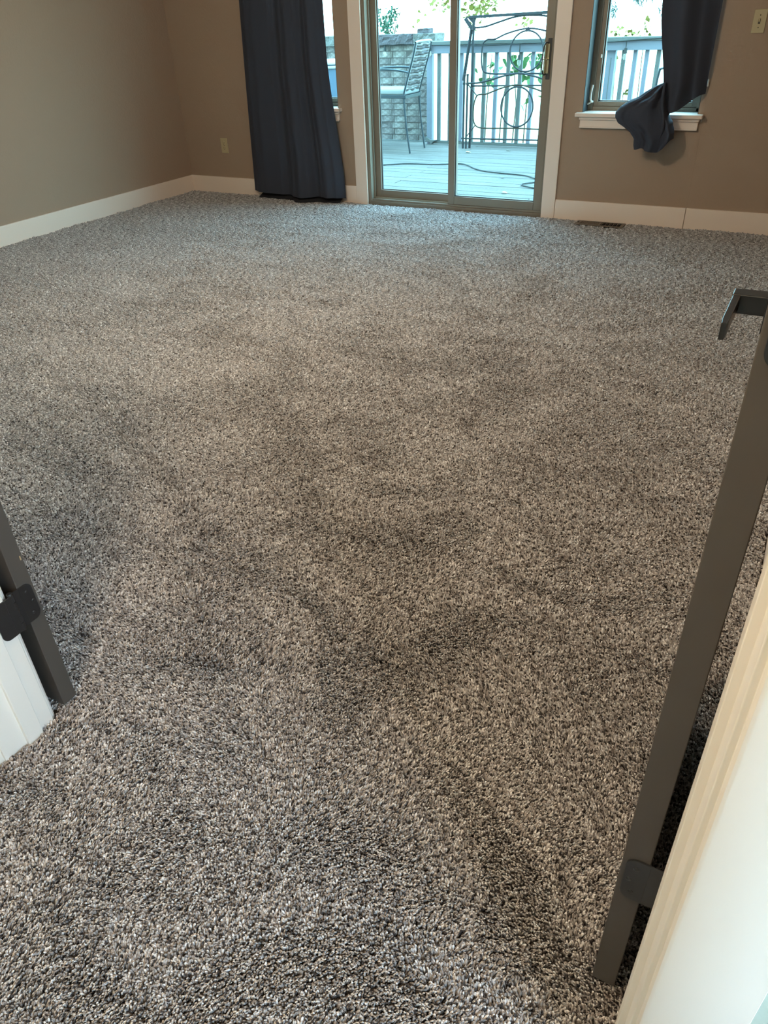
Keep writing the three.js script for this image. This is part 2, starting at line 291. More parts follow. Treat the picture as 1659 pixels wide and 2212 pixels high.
// ------------------------------------------------------------------ entry doors (open into the room)
function doorSlab(name, label) {
  const t = tag(new THREE.Group(), label, 'door', null, 'structure'); t.name = name; scene.add(t);
  return t;
}
const leafShape = (w, h, r) => { const s = new THREE.Shape(); s.moveTo(0, 0); s.lineTo(w - r, 0); s.absarc(w - r, r, r, -Math.PI / 2, 0); s.lineTo(w, h - r); s.absarc(w - r, h - r, r, 0, Math.PI / 2); s.lineTo(0, h); s.closePath(); return new THREE.ExtrudeGeometry(s, { depth: 0.0025, bevelEnabled: true, bevelThickness: 0.0004, bevelSize: 0.0004, bevelOffset: -0.0004, bevelSegments: 1, curveSegments: 8 }); };
function barrel(x, z, y, parent) {
  const g = [];
  for (let k = 0; k < 5; k++) g.push(rod([x, y + k * 0.0178 + 0.0004, z], [x, y + (k + 1) * 0.0178 - 0.0004, z], 0.0062, 14));
  g.push(rod([x, y - 0.004, z], [x, y, z], 0.0048, 12, 0.006), rod([x, y + 0.089, z], [x, y + 0.093, z], 0.006, 12, 0.0048));
  part('knuckles', flat(g), M.black, parent);
}
const screws = (pts, normalAxis, parent) => pts.forEach((p) => part('screw', (() => { const g = new THREE.SphereGeometry(0.0042, 10, 5, 0, Math.PI * 2, 0, Math.PI / 2); g.scale(1, 0.35, 1); if (normalAxis === 'z') g.rotateX(Math.PI / 2); else g.rotateZ(-Math.PI / 2); g.translate(...p); return g; })(), M.black, parent));
const DW = 0.61, DH = 2.03;
{ // right hand door, open at a right angle: only its hinge edge faces the viewer
  const x0 = -0.0076, x1 = 0.0272, zH = -0.6175, zE = zH - DW;
  const d = doorSlab('door_3', 'grey brown painted door standing open on the right, edge on');
  part('door_slab', box(x0, x1, 0.004, DH, zE, zH, 0.0015), M.doorPaint, d);
  for (const [k, y] of [0.255, 1.028, 1.79].entries()) {
    const h = part('hinge', new THREE.BufferGeometry().copy(leafShape(0.0302, 0.089, 0.0155)), M.black, d);
    h.geometry.scale(-1, 1, 1); h.geometry.index ? h.geometry.index.array.reverse() : null; { const p = h.geometry; const q = p.index ? p.toNonIndexed() : p; const a = q.attributes.position.array; if (!p.index) for (let i = 0; i < a.length; i += 9) for (let c = 0; c < 3; c++) { const t = a[i + c]; a[i + c] = a[i + 6 + c]; a[i + 6 + c] = t; } q.computeVertexNormals(); h.geometry = q; }
    h.geometry.translate(0.0285, y, zH + 0.0002);
    part('hinge_strap', box(0.0272, 0.05, y, y + 0.089, zH + 0.0004, zH + 0.0028, 0.0006), M.black, h);
    barrel(0.0505, -0.6145, y, h);
    screws([[0.012, y + 0.018, zH + 0.003], [0.006, y + 0.0445, zH + 0.003], [0.012, y + 0.071, zH + 0.003]], 'z', h);
  }
  for (const s of [-1, 1]) { // a lever set on each face
    const xf = s < 0 ? x0 : x1, zc = zE + 0.062, y = 0.908;
    const lv = part('lever_handle', (() => {
      const g = [rod([xf, y, zc], [xf + s * 0.012, y, zc], 0.014, 16), box(xf + s * 0.006, xf + s * 0.055, y - 0.014, y + 0.014, zc - 0.016, zc + 0.014, 0.002)];
      const sh = extrude([[zc - 0.016, 0.043], [zc + 0.06, 0.0445], [zc + 0.125, 0.0455], [zc + 0.138, 0.047], [zc + 0.138, 0.0535], [zc + 0.12, 0.055], [zc - 0.016, 0.054]].map(([a, b]) => [a, b]), 0.021, 0.0012);
      // (z, offset) plane extruded upward
      const p = sh.attributes.position; for (let i = 0; i < p.count; i++) { const z = p.getX(i), o = p.getY(i), h = p.getZ(i); p.setXYZ(i, xf + s * o, y - 0.0095 + h, z); }
      sh.computeVertexNormals(); g.push(sh);
      return flat(g);
    })(), M.black, d, 'black straight lever handle');
    lv.material = M.blackTwo ??= phys([0.012, 0.013, 0.015], 0.36, { clearcoat: 0.3, clearcoatRoughness: 0.3, side: THREE.DoubleSide });
    part('rose', box(xf, xf + s * 0.008, y - 0.033, y + 0.033, zc - 0.033, zc + 0.033, 0.0015), M.black, lv);
  }
  part('latch_plate', box(x0 + 0.005, x1 - 0.005, 0.88, 0.936, zE - 0.001, zE + 0.002), M.black, d);
}
{ // left hand door, folded right back against the wall
  const z0 = -0.669, z1 = -0.634, xH = -1.2065, xE = xH - DW;
  const d = doorSlab('door_2', 'grey brown painted door folded back beside the left jamb');
  part('door_slab', box(xE, xH, 0.004, DH, z0, z1, 0.0015), M.doorPaint, d);
  part('bare_chip', box(xH - 0.0005, xH + 0.0004, 0.398, 0.408, z0 + 0.004, z0 + 0.0065), mat([0.42, 0.3, 0.17], 0.8), d, 'small bare wood chip on the edge');
  for (const y of [0.257, 1.028, 1.79]) {
    const g1 = leafShape(0.0302, 0.089, 0.0155); g1.rotateY(Math.PI / 2); g1.translate(xH + 0.0002, y, z1 + 0.0015); // on the door edge, rounded end away
    const h = part('hinge', g1, M.black, d, 'black rounded hinge');
    part('hinge_strap', box(xH + 0.0002, xH + 0.0026, y, y + 0.089, -0.6355, -0.612, 0.0006), M.black, h);
    const g2 = leafShape(0.03, 0.089, 0.0155); g2.rotateY(-Math.PI / 2); g2.translate(JL + 0.0028, y, -0.5965);
    part('jamb_leaf', g2, M.black, h);
    part('jamb_strap', box(JL + 0.0002, JL + 0.0028, y, y + 0.089, -0.612, -0.5965, 0.0006), M.black, h);
    barrel(-1.2035, -0.6145, y, h);
    screws([[xH + 0.003, y + 0.018, -0.648], [xH + 0.003, y + 0.0445, -0.656], [xH + 0.003, y + 0.071, -0.648]], 'x', h);
  }
}

// ------------------------------------------------------------------ carpet
{
  const R = rng(77);
  const bend = [[-1.0, -0.9], [-1.30, -1.15], [-1.36, -1.32], [-1.85, -1.61], [-2.36, -1.88], [-2.95, -2.05]]; // the long wrinkle on the left
  const segDist = (x, z) => { let m = 9, side = 0; for (let i = 0; i + 1 < bend.length; i++) { const [ax, az] = bend[i], [bx, bz] = bend[i + 1], dx = bx - ax, dz = bz - az, t = clamp(((x - ax) * dx + (z - az) * dz) / (dx * dx + dz * dz), 0, 1), ex = x - ax - t * dx, ez = z - az - t * dz, q = Math.hypot(ex, ez); if (q < m) { m = q; side = Math.sign(ex * dz - ez * dx); } } return [m, side]; };
  const ridged = (x, z, s) => { const n = 1 - Math.abs(noise2(x, z, s) * 0.7 + noise2(x * 2.1, z * 2.1, s + 7) * 0.3); return Math.pow(clamp(n, 0, 1), 6); };
  const relief = (x, z) => {
    const wx = x + 0.15 * noise2(x * 2, z * 2, 90), wz = z + 0.12 * noise2(x * 2, z * 2, 91);
    const d = segDist(x, z)[0];
    return 0.003 * fbm(wx * 2.2, wz * 2.8, 41, 3) + 0.004 * ridged(wx * 1.1 + wz * 0.5, wz * 2.6, 51) + 0.0035 * ridged(wx * 2.3 - wz * 0.8, wz * 6.5, 57) + 0.007 * Math.exp(-(d * d) / 0.0018);
  };
  const E = 0.012;
  // small clumps of four yarn ends, each end flattened, waisted at its foot and rounded at its tip
  const TUFTS = 4, VARIANTS = 8, N = 4, rings = [[0, 0.75], [0.55, 1], [0.86, 0.78]];
  const yarn = [[0.581, 0.558, 0.547], [0.323, 0.301, 0.292], [0.432, 0.409, 0.401], [0.188, 0.174, 0.169], [0.839, 0.82, 0.818], [0.071, 0.064, 0.063], [0.29, 0.276, 0.275]];
  const weight = [0.2, 0.2, 0.2, 0.15, 0.08, 0.08, 0.09], cum = weight.map((_, i) => weight.slice(0, i + 1).reduce((a, b) => a + b));
  const mean = [0, 1, 2].map((k) => yarn.reduce((a, y, i) => a + y[k] * weight[i], 0));
  const clump = (blend) => { // blend 1: every end in its own colour; less: each piece stands for several ends
    const pos = [], col = [], idx = [];
    for (let t = 0; t < TUFTS; t++) {
      const cx = (t % 2) - 0.5 + (R() - 0.5) * 0.7, cz = ((t >> 1) - 0.5 + (R() - 0.5) * 0.7) * 0.84, turn = (R() - 0.5) * 1.3, tall = 0.84 + 0.32 * R(), w = 0.76 + 0.24 * R();
      const lx = (R() - 0.5) * 1.6, lz = (R() - 0.5) * 1.6, u = R(), k = cum.findIndex((q) => u < q), y = yarn[k < 0 ? 0 : k], b = 0.9 + 0.2 * R(), base = pos.length / 3, c = Math.cos(turn), s = Math.sin(turn);
      const put = (px, h, pz) => { pos.push(cx + (px * c - pz * s) * w + lx * h, h * tall, cz + (px * s + pz * c) * w + lz * h); col.push(...y.map((v, q) => lerp(mean[q], v * b, blend))); };
      rings.forEach(([h, r], q) => { for (let i = 0; i < N; i++) { const a = (i + q * 0.5) / N * Math.PI * 2; put(Math.cos(a) * r * 0.9, h, Math.sin(a) * r * 0.56); } });
      put(0.15, 1, 0.05);
      for (let q = 0; q < 2; q++) for (let i = 0; i < N; i++) { const a = base + q * N + i, d = base + q * N + (i + 1) % N; idx.push(a, a + N, d, d, a + N, d + N); }
      for (let i = 0; i < N; i++) idx.push(base + 2 * N + i, base + 3 * N, base + 2 * N + (i + 1) % N);
    }
    const g = new THREE.BufferGeometry(); g.setAttribute('position', new THREE.Float32BufferAttribute(pos, 3)); g.setAttribute('color', new THREE.Float32BufferAttribute(col, 3)); g.setIndex(idx); g.computeVertexNormals();
    return g;
  };
  const spots = [];
  const inside = (x, z) => {
    if (x < LEFT + BT + 0.004 || x > 0.98 || z < FAR + BT + 0.004 || z > 1.95) return false;
    if (z < NEAR && x > RIGHT - BT - 0.004) return false;
    if (z < NEAR + 0.003 && z > NEAR - 0.019 && (x < JL - 0.009 || x > JR + 0.009)) return false;
    if (z >= NEAR - 0.001 && z < HALLSIDE + 0.02 && (x < JL + 0.003 || x > JR - 0.003)) return false;
    if (z > -0.566 && z < -0.521 && (x < JL + 0.012 || x > JR - 0.012)) return false;
    if (z > HALLSIDE && x < -2.09) return false;
    if (z < FAR + 0.022 && x > -3.24 && x < -1.59) return false;
    if (x > -1.412 && x < -1.068 && z > -5.50 && z < -5.35) return false; // floor register
    return true;
  };
  const P0 = 0.0031;
  for (let r = 0.10; r < 7.6;) {
    const D = Math.hypot(r, 1.27), p0 = P0 + 0.0013 * Math.max(0, D - 1.6), g = p0 * 0.84 * 2;
    const n = Math.floor(2 * Math.PI * r / (p0 * 2)), off = R();
    for (let i = 0; i < n; i++) {
      const a = (i + off + (R() - 0.5) * 0.5) / n * Math.PI * 2, rr = r + (R() - 0.5) * g * 0.6, x = Math.sin(a) * rr, z = -Math.cos(a) * rr;
      const seen = r > 1.7 ? a > 5.05 || a < 0.3 : a > 3.9 || a < 0.6; // thinner where only another viewpoint would show it
      if ((seen || i % 3 === 0) && inside(x, z)) spots.push(x, z, seen ? p0 : p0 * 1.75, a);
    }
    r += g;
  }
  const count = spots.length / 4;
  M.tuft.vertexColors = true;
  const carpet = thing('carpet_pile', 'speckled grey brown cut pile carpet covering the whole floor', 'carpet'); carpet.userData.kind = 'stuff';
  const zone = (p) => { p *= 1 + (R() - 0.5) * 0.7; return p < 0.0038 ? 0 : p < 0.0056 ? 1 : 2; }, bins = [[], [], []];
  for (let i = 0; i < count; i++) bins[zone(spots[i * 4 + 2])].push(i);
  const home = new Map(), piles = bins.map((b, z) => Array.from({ length: VARIANTS }, (_, v) => {
    const p = new THREE.InstancedMesh(clump([1, 0.8, 0.65][z]), M.tuft, Math.ceil((b.length - v) / VARIANTS)); p.name = 'pile'; p.userData.kind = 'stuff'; p.castShadow = p.receiveShadow = true; carpet.add(p); return p;
  }));
  bins.forEach((b, z) => b.forEach((i, k) => home.set(i, [piles[z][k % VARIANTS], Math.floor(k / VARIANTS)])));
  const m4 = new THREE.Matrix4(), q = new THREE.Quaternion(), q2 = new THREE.Quaternion(), up = V(0, 1, 0), ax = V(0, 0, 0), c = new THREE.Color(), P = V(0, 0, 0), S = V(0, 0, 0);
  const firm = (n) => Math.sign(n) * smooth(0, 0.3, Math.abs(n)); // patches with fairly clear edges
  for (let i = 0; i < count; i++) {
    const x = spots[i * 4], z = spots[i * 4 + 1], p = spots[i * 4 + 2], a = spots[i * 4 + 3];
    const h0 = relief(x, z), gx = (relief(x + E, z) - h0) / E, gz = (relief(x, z + E) - h0) / E;
    const wx = x + 0.2 * noise2(x * 3, z * 3, 95), wz = z + 0.2 * noise2(x * 3, z * 3, 96);
    // the lie of the pile: brushed this way and that by feet and a vacuum cleaner
    const brush = firm(fbm(wx * 4.6 + 3, wz * 8.0, 61, 4)), brush2 = firm(fbm(wx * 5.0, wz * 9.0 + 5, 66, 4));
    const lx = 0.05 + 0.25 * brush - gx * 1.0 + (R() - 0.5) * 0.6, lz = 0.03 + 0.33 * brush2 - gz * 1.0 + (R() - 0.5) * 0.6;
    const tilt = Math.min(1.0, Math.hypot(lx, lz)); ax.set(lz, 0, -lx).normalize();
    q2.setFromAxisAngle(up, -a + (R() < 0.5 ? Math.PI : 0) + (R() - 0.5) * 0.9);
    const len = 0.0105 + h0 + (R() - 0.5) * 0.003 + Math.min(0.003, (p - P0) * 0.5);
    const sx = Math.sin(Math.min(0.95, tilt)) * (lx / Math.hypot(lx, lz)), sz = Math.sin(Math.min(0.95, tilt)) * (lz / Math.hypot(lx, lz));
    P.set(x, -0.011, z); const w = p * (0.97 + 0.1 * R()); S.set(w, len, w);
    m4.compose(P, q2, S); const e = m4.elements; e[4] = sx * len; e[6] = sz * len; e[5] = len;
    const [pile, n] = home.get(i); pile.setMatrixAt(n, m4);
    const b = 0.94 + 0.12 * R(); pile.setColorAt(n, c.setRGB(b, b, b));
  }
  console.log('tufts', count);
}

// ------------------------------------------------------------------ floor register, outlet, switch
{
  const v = thing('floor_register', 'brown metal floor register set in carpet by the far baseboard', 'floor vent', [-1.24, 0.003, -5.4335]);
  const L = 0.166, D = 0.0585;
  part('frame', flat([box(-L, L, 0, 0.005, -D, -D + 0.014, 0.001), box(-L, L, 0, 0.005, D - 0.014, D, 0.001), box(-L, -L + 0.03, 0, 0.005, -D + 0.014, D - 0.014), box(L - 0.018, L, 0, 0.005, -D + 0.014, D - 0.014), box(-0.006, 0.006, 0, 0.005, -D + 0.014, D - 0.014)]), M.ventBrown, v);
  part('duct', box(-L + 0.03, L - 0.018, -0.006, -0.0055, -D + 0.014, D - 0.014), M.ventDark, v);
  part('damper', box(-L + 0.03, -0.006, -0.0045, 0.0005, -D + 0.014, D - 0.014), M.ventBrown, v, 'closed brown damper half');
  for (let k = 0; k < 22; k++) { const x = -L + 0.036 + k * 0.0131; if (Math.abs(x) > 0.008 && x < L - 0.02) part('louver', box(x - 0.0018, x + 0.0018, -0.004, 0.004, -D + 0.014, D - 0.014), k % 2 || x < 0 ? M.ventBrown : M.ventDark, v); }
  part('lever', box(-L + 0.011, -L + 0.015, 0.005, 0.009, -0.02, 0.012, 0.001), M.ventDark, v);
}
function wallPlate(name, label, category, at, outlet) {
  const t = thing(name, label, category, at);
  part('plate', box(-0.0355, 0.0355, -0.058, 0.058, 0, 0.0065, 0.004), M.beige, t);
  if (outlet) for (const y of [-0.0195, 0.0195]) {
    const r = part('receptacle', (() => { const g = new THREE.CylinderGeometry(0.0172, 0.0172, 0.004, 20); g.rotateX(Math.PI / 2); g.scale(1, 0.86, 1); g.translate(0, y, 0.0078); return g; })(), M.beige, t);
    part('slots', flat([box(-0.0085, -0.006, y - 0.002, y + 0.007, 0.0095, 0.0102), box(0.006, 0.0085, y - 0.001, y + 0.007, 0.0095, 0.0102), rod([0, y - 0.0085, 0.0094], [0, y - 0.0085, 0.0102], 0.003, 10)]), M.slot, r);
  } else {
    part('toggle_slot', box(-0.006, 0.006, -0.013, 0.013, 0.006, 0.0069), M.slot, t);
    const tg = box(-0.0045, 0.0045, -0.0075, 0.0075, 0.002, 0.017, 0.002); tg.rotateX(-0.5); part('toggle', tg, M.beige, t);
  }
  for (const y of outlet ? [0] : [-0.03, 0.03]) part('screw', rod([0, y, 0.006], [0, y, 0.0078], 0.0032, 10), M.slot, t);
  return t;
}
wallPlate('wall_outlet', 'beige duplex outlet low on the far wall left of the long curtain', 'outlet', [-4.539, 0.382, FAR], true);
wallPlate('light_switch', 'beige toggle light switch plate at the upper right of the far wall', 'light switch', [-0.492, 1.162, FAR], false);

// ------------------------------------------------------------------ curtains
function sheet(nu, nv, f, thick = 0) { // a cloth from f(u, v) -> [x, y, z]; both faces when thick > 0
  const make = (dz) => { const g = new THREE.PlaneGeometry(1, 1, nu, nv), p = g.attributes.position, uv = g.attributes.uv; for (let i = 0; i < p.count; i++) { const q = f(uv.getX(i), 1 - uv.getY(i)); p.setXYZ(i, q[0], q[1], q[2] + dz); } for (let i = 0; i < p.count; i++) uv.setXY(i, p.getX(i), p.getY(i)); g.computeVertexNormals(); return g; };
  return thick ? flat([make(0), make(-thick)]) : make(0);
}
{
  const t = thing('long_curtain', 'long charcoal curtain hanging to the floor over the left window', 'curtain', [-3.75, 0, -5.42]);
  const foldAt = [[0, -0.035], [0.1, 0.0], [0.2, 0.014], [0.36, 0.004], [0.43, -0.022], [0.52, 0.012], [0.60, 0.034], [0.67, 0.012], [0.735, -0.02], [0.80, 0.008], [0.86, 0.03], [0.93, 0.008], [1, -0.03]];
  const fold = (u) => { for (let i = 0; i + 1 < foldAt.length; i++) if (u <= foldAt[i + 1][0]) return lerp(foldAt[i][1], foldAt[i + 1][1], fade((u - foldAt[i][0]) / (foldAt[i + 1][0] - foldAt[i][0]))); return foldAt.at(-1)[1]; };
  const xl = (y) => lerp(-4.236, -4.150, (y - 0.046) / 1.35), xr = (y) => (y > 1.1 ? -3.41 : lerp(-3.318, -3.41, smooth(0.05, 1.1, y)));
  part('cloth', sheet(150, 90, (u, v) => {
    const hem = 0.036 + 0.012 * Math.sin(u * 9) * u + 0.012 * (1 - u), y = lerp(2.3, hem, v), k = lerp(0.55, 1.1, v);
    const uu = clamp(u + 0.035 * (v - 0.5) * Math.sin(u * Math.PI), 0, 1);
    return [lerp(xl(y), xr(y), u) + 3.75, y, fold(uu) * k * 1.25 + 0.004 * Math.sin(v * 4 + u * 3) + 0.006 * noise2(u * 4, v * 3, 5) * v];
  }, 0.003), M.curtain, t);
  part('lining', sheet(90, 160, (u, v) => {
    const y = lerp(2.28, 0.004 + 0.004 * Math.abs(Math.sin(u * 23)), v), puddle = smooth(0.987, 1, v);
    return [lerp(lerp(-4.08, -4.17, v), lerp(-3.50, -3.36, v * v), u) + 3.75, y, -0.062 + 0.3 * fold(u) + puddle * (0.05 + 0.055 * Math.exp(-(((u - 0.56) / 0.13) ** 2)) + 0.02 * Math.abs(noise2(u * 11, 2, 9)))];
  }, 0.002), M.lining, t, 'black lining dragging on the carpet');
}
{
  const t = thing('knotted_curtain', 'charcoal curtain bundled and draped over the sill of the right window', 'curtain', [-0.95, 0.6, -5.44]);
  const ox = 0.95, oy = -0.6;
  // hanging panel: left edge straight, right edge tapering, its foot pulled up and to the left
  const L = (y) => lerp(-0.945, -1.032, smooth(0.75, 1.3, y) * 1.0) - Math.max(0, y - 1.3) * 0.05, Rr = (y) => (y > 0.8 ? lerp(-0.712, -0.706, (y - 0.8) / 0.6) : -0.712);
  part('panel', sheet(90, 70, (u, v) => {
    const foot = u < 0.25 ? 0.69 : lerp(0.70, 0.795, smooth(0.25, 1, u)), y = lerp(2.3, foot, v), k = lerp(0.6, 1, v);
    const x = lerp(L(y), Rr(y), u);
    const z = 0.05 + 0.02 * Math.sin(u * 6.5 - 0.4) * k + 0.018 * Math.cos(u * 12 + 1) * k - 0.085 * smooth(0.72, 1, u) + 0.02 * smooth(0.9, 1, v) * Math.sin(u * 9) - 0.03 * smooth(0.92, 1, v) * u;
    return [x + ox, y + oy, z - 0.02];
  }, 0.004), M.curtain, t);
  // draped tail: the twisted end thrown over the sill
  const left = [[0.862, -0.957], [0.845, -1.0], [0.815, -1.055], [0.785, -1.095], [0.775, -1.125], [0.76, -1.155], [0.73, -1.20], [0.70, -1.222], [0.67, -1.218], [0.64, -1.20], [0.615, -1.155], [0.59, -1.115], [0.545, -1.082], [0.48, -1.076]];
  const right = [[0.862, -0.938], [0.83, -0.935], [0.78, -0.928], [0.735, -0.915], [0.69, -0.89], [0.64, -0.858], [0.59, -0.842], [0.555, -0.842], [0.52, -0.855], [0.48, -0.868]];
  const at = (tbl, y) => { if (y >= tbl[0][0]) return tbl[0][1]; for (let i = 0; i + 1 < tbl.length; i++) if (y >= tbl[i + 1][0]) return lerp(tbl[i + 1][1], tbl[i][1], (y - tbl[i + 1][0]) / (tbl[i][0] - tbl[i + 1][0])); return tbl.at(-1)[1]; };
  const nu = 96, nv = 70, pos = [], uv = [], idx = [];
  for (let j = 0; j <= nv; j++) for (let i = 0; i <= nu; i++) {
    const a = (i / nu) * Math.PI * 2, v = j / nv, cx = Math.cos(a), sz = Math.sin(a);
    const across = 0.5 - cx * 0.5; // 0 at the left, 1 at the right
    // hem: two lobes with a lifted gap, corner hanging low on the left
    const hem = 0.489 + 0.012 * smooth(0.05, 0.3, across) * (1 - smooth(0.32, 0.42, across)) - 0.008 * smooth(0.4, 0.6, across) + 0.075 * smooth(0.74, 1, across);
    const y = lerp(0.862, hem, v), xl = at(left, y), xr = at(right, y), w = (xr - xl) / 2, depth = Math.min(0.085, 0.016 + w * 0.62) * lerp(1, 0.85, smooth(0.75, 1, v));
    // folds run from the gathered top out towards the hem
    const f = across + 0.16 * noise2(across * 2.3, v * 2.6, 18), crease = 0.011 * Math.sin(f * 12 + 2.6 * v) + 0.018 * noise2(f * 5 - v * 1.5, v * 2.4, 15) + 0.008 * noise2(f * 11 + v * 3, v * 4, 17) - 0.02 * Math.exp(-(((across - 0.42 - 0.05 * Math.sin(v * 5)) / 0.045) ** 2)) * smooth(0.45, 0.75, v);
    const round = Math.sign(cx) * Math.pow(Math.abs(cx), 0.85), x = (xl + xr) / 2 - round * w + 0.003 * noise2(v * 16, a, 16);
    let z = sz > 0 ? 0.01 + depth * Math.pow(sz, 0.8) + crease * Math.pow(sz, 0.5) * smooth(0, 0.15, v) : 0.01 - Math.pow(-sz, 0.8) * Math.min(0.022, depth * 0.4);
    z += 0.02 * Math.exp(-(((across - 0.93) / 0.05) ** 2)) * (sz > 0 ? 1 : 0) * smooth(0.05, 0.3, v) + 0.012 * smooth(0.45, 0.5, across) * (1 - smooth(0.5, 0.62, across)) * smooth(0.55, 0.9, v) * (sz > 0 ? 1 : 0);
    pos.push(x + ox, y + oy, z + 0.012); uv.push(across * 0.5, v * 0.5);
  }
  for (let j = 0; j < nv; j++) for (let i = 0; i < nu; i++) { const a = j * (nu + 1) + i, b = a + nu + 1; idx.push(a, b, a + 1, b, b + 1, a + 1); }
  const g = new THREE.BufferGeometry(); g.setAttribute('position', new THREE.Float32BufferAttribute(pos, 3)); g.setAttribute('uv', new THREE.Float32BufferAttribute(uv, 2)); g.setIndex(idx); g.computeVertexNormals();
  part('tail', g, M.curtain, t, 'bunched end hanging in front of the sill');
  // rolled edge along the right side of the tail and the open turn of its hem
  part('rolled_edge', tube([[-0.943, 0.862, -5.40], [-0.938, 0.80, -5.365], [-0.93, 0.74, -5.35], [-0.912, 0.68, -5.345], [-0.905, 0.62, -5.345], [-0.915, 0.57, -5.35]].map(([x, y, z]) => [x + ox, y + oy, z + 5.44]), 0.009, 40, 10), M.curtain, t);
}

// ------------------------------------------------------------------ lamps
function ceilingLamp(name, label, [x, y, z]) {
  const t = thing(name, label, 'ceiling light', [x, CEIL, z]), drop = CEIL - y - 0.17;
  if (drop > 0.04) part('stem', rod([0, 0, 0], [0, -drop - 0.02, 0], 0.012, 10), M.bronze, t);
  part('base', (() => { const g = new THREE.CylinderGeometry(0.15, 0.15, 0.03, 40); g.translate(0, -0.015 - Math.max(0, drop), 0); return g; })(), M.trim, t);
  part('shade', new THREE.LatheGeometry([[0.14, -0.03], [0.138, -0.05], [0.115, -0.08], [0.07, -0.1], [0.001, -0.108]].map((p) => new THREE.Vector2(...p)).reverse(), 40), M.lampGlass, t).position.y = -Math.max(0, drop);
}
ceilingLamp('ceiling_lamp', 'round glowing lamp hanging under the room ceiling', ROOM_LAMP);
ceilingLamp('ceiling_lamp', 'round glowing flush lamp on the hall ceiling', HALL_LAMP);

// ------------------------------------------------------------------ outside: deck
const DECK = -0.10, RZ = -9.3; // deck surface, plane of the railing
struct('ground', box(-40, 40, -1.4, -1.0, -60, -5), M.lawn, 'pale lawn below and beyond the deck', 'ground');
struct('driveway', box(-40, 40, -1.4, -1.0, -5, 30), M.concrete, 'grey asphalt drive in front of the house', 'ground');
struct('upper_house', flat([box(-7.5, 1.25, CEIL + 0.2, 6.2, FAR - WT, 3.2), box(-7.8, 1.6, 6.2, 6.35, FAR - WT - 0.5, 3.6)]), M.siding, 'upper storey of the house beside the deck', 'house');
struct('added_awning', box(1.25, 1.75, CEIL + 0.02, CEIL + 0.1, -0.6, 4.6), M.ceiling, 'unseen awning added to block sun at the hall window', 'roof');  // out of view, added only to block light above the hall window
struct('exterior_siding', flat([box(LEFT - 1.6, LEFT - 0.2, -1, CEIL, FAR - WT, FAR - WT + 0.1), box(RIGHT + 0.2, 1.25, -1, CEIL, FAR - WT, FAR - WT + 0.1)]), M.siding, 'pale house wall beside the deck', 'wall');
{
  const d = thing('wooden_deck', 'weathered grey plank deck outside the sliding door', 'deck', [0, DECK, 0]);
  const R = rng(5), g = [0, 1, 2].map((k) => { const b = box(0, 3.45, -0.036, 0, -0.069, 0.069, 0.004); const uv = b.attributes.uv; for (let i = 0; i < uv.count; i++) uv.setXY(i, uv.getX(i) + k * 0.37, uv.getY(i) + k * 0.21); return b; });
  let z = -5.79;
  for (let k = 0; z > -9.44; k++, z -= 0.1445) {
    const joint = -3.3 + (k % 2 ? 1.15 : -0.4) + 0.2 * (R() - 0.5);
    for (const x of [joint - 3.4535, joint + 0.0015]) { const b = part('plank', g[k % 3], M.deck[Math.floor(R() * 4)], d); b.position.set(x, -R() * 0.003, z + (R() - 0.5) * 0.002); b.rotation.x = (R() - 0.5) * 0.008; }
  }
  part('joist', flat([-6.6, -5.6, -4.6, -3.6, -2.6, -1.6, -0.6].map((x) => box(x, x + 0.04, -0.2, -0.038, -9.49, -5.72))), M.railOld, d);
  part('rim', box(-7.2, 1.6, -0.25, -0.001, -9.545, -9.5), M.railOld, d);
}
// ------------------------------------------------------------------ outside: railing
{
  const r = thing('deck_railing', 'weathered blue grey wooden railing at the far edge of the deck', 'railing', [-2.2, DECK, RZ]);
  const X = 2.2, Y = -DECK; // local = world + (X, Y, -RZ)
  const b = (name, x0, x1, y0, y1, z0, z1, m = M.rail, e = 0.004) => part(name, box(x0 + X, x1 + X, y0 + Y, y1 + Y, z0, z1, e), m, r);
  b('cap_rail', -4.45, 1.4, 0.952, 0.988, -0.07, 0.075, M.railOld);
  b('apron_board', -4.44, -2.60, 0.866, 0.951, 0.018, 0.056); b('apron_board', -2.597, 1.4, 0.868, 0.951, 0.018, 0.056);
  b('bottom_rail', -4.39, 1.4, -0.092, -0.057, -0.022, 0.016, M.railOld);
  b('post', -4.40, -4.332, DECK, 0.951, -0.05, 0.017);
  b('post', -2.27, -2.176, DECK, 0.951, -0.06, 0.017); b('post', -0.2, -0.11, DECK, 0.951, -0.06, 0.017);
  const groove = part('rail_groove', box(-2.222 + X, -2.214 + X, 0.1 + Y, 0.80 + Y, 0.016, 0.019), M.railOld, r);
  const bal = box(-0.021, 0.021, -0.056 + Y, 0.95 + Y, -0.02, 0.0165, 0.003), R = rng(9);
  const xs = []; for (let x = -4.243; x < -2.32; x += 0.1445) xs.push(x); for (let x = -2.09; x < -0.25; x += 0.1195) xs.push(x); for (let x = 0.02; x < 1.4; x += 0.13) xs.push(x);
  for (const x of xs) { const m = part('baluster', bal, R() < 0.3 ? M.railOld : M.rail, r); m.position.x = x + X; m.rotation.y = (R() - 0.5) * 0.15; }
  part('foot_block', extrude([[-4.415 + X, 0.066], [-4.40 + X, 0.085], [-4.33 + X, 0.05], [-4.26 + X, 0.05], [-4.30 + X, 0.03], [-4.325 + X, -0.0], [-4.345 + X, 0.025], [-4.40 + X, 0.035]], 0.05, 0.003), M.railOld, r).position.z = 0.0;
}
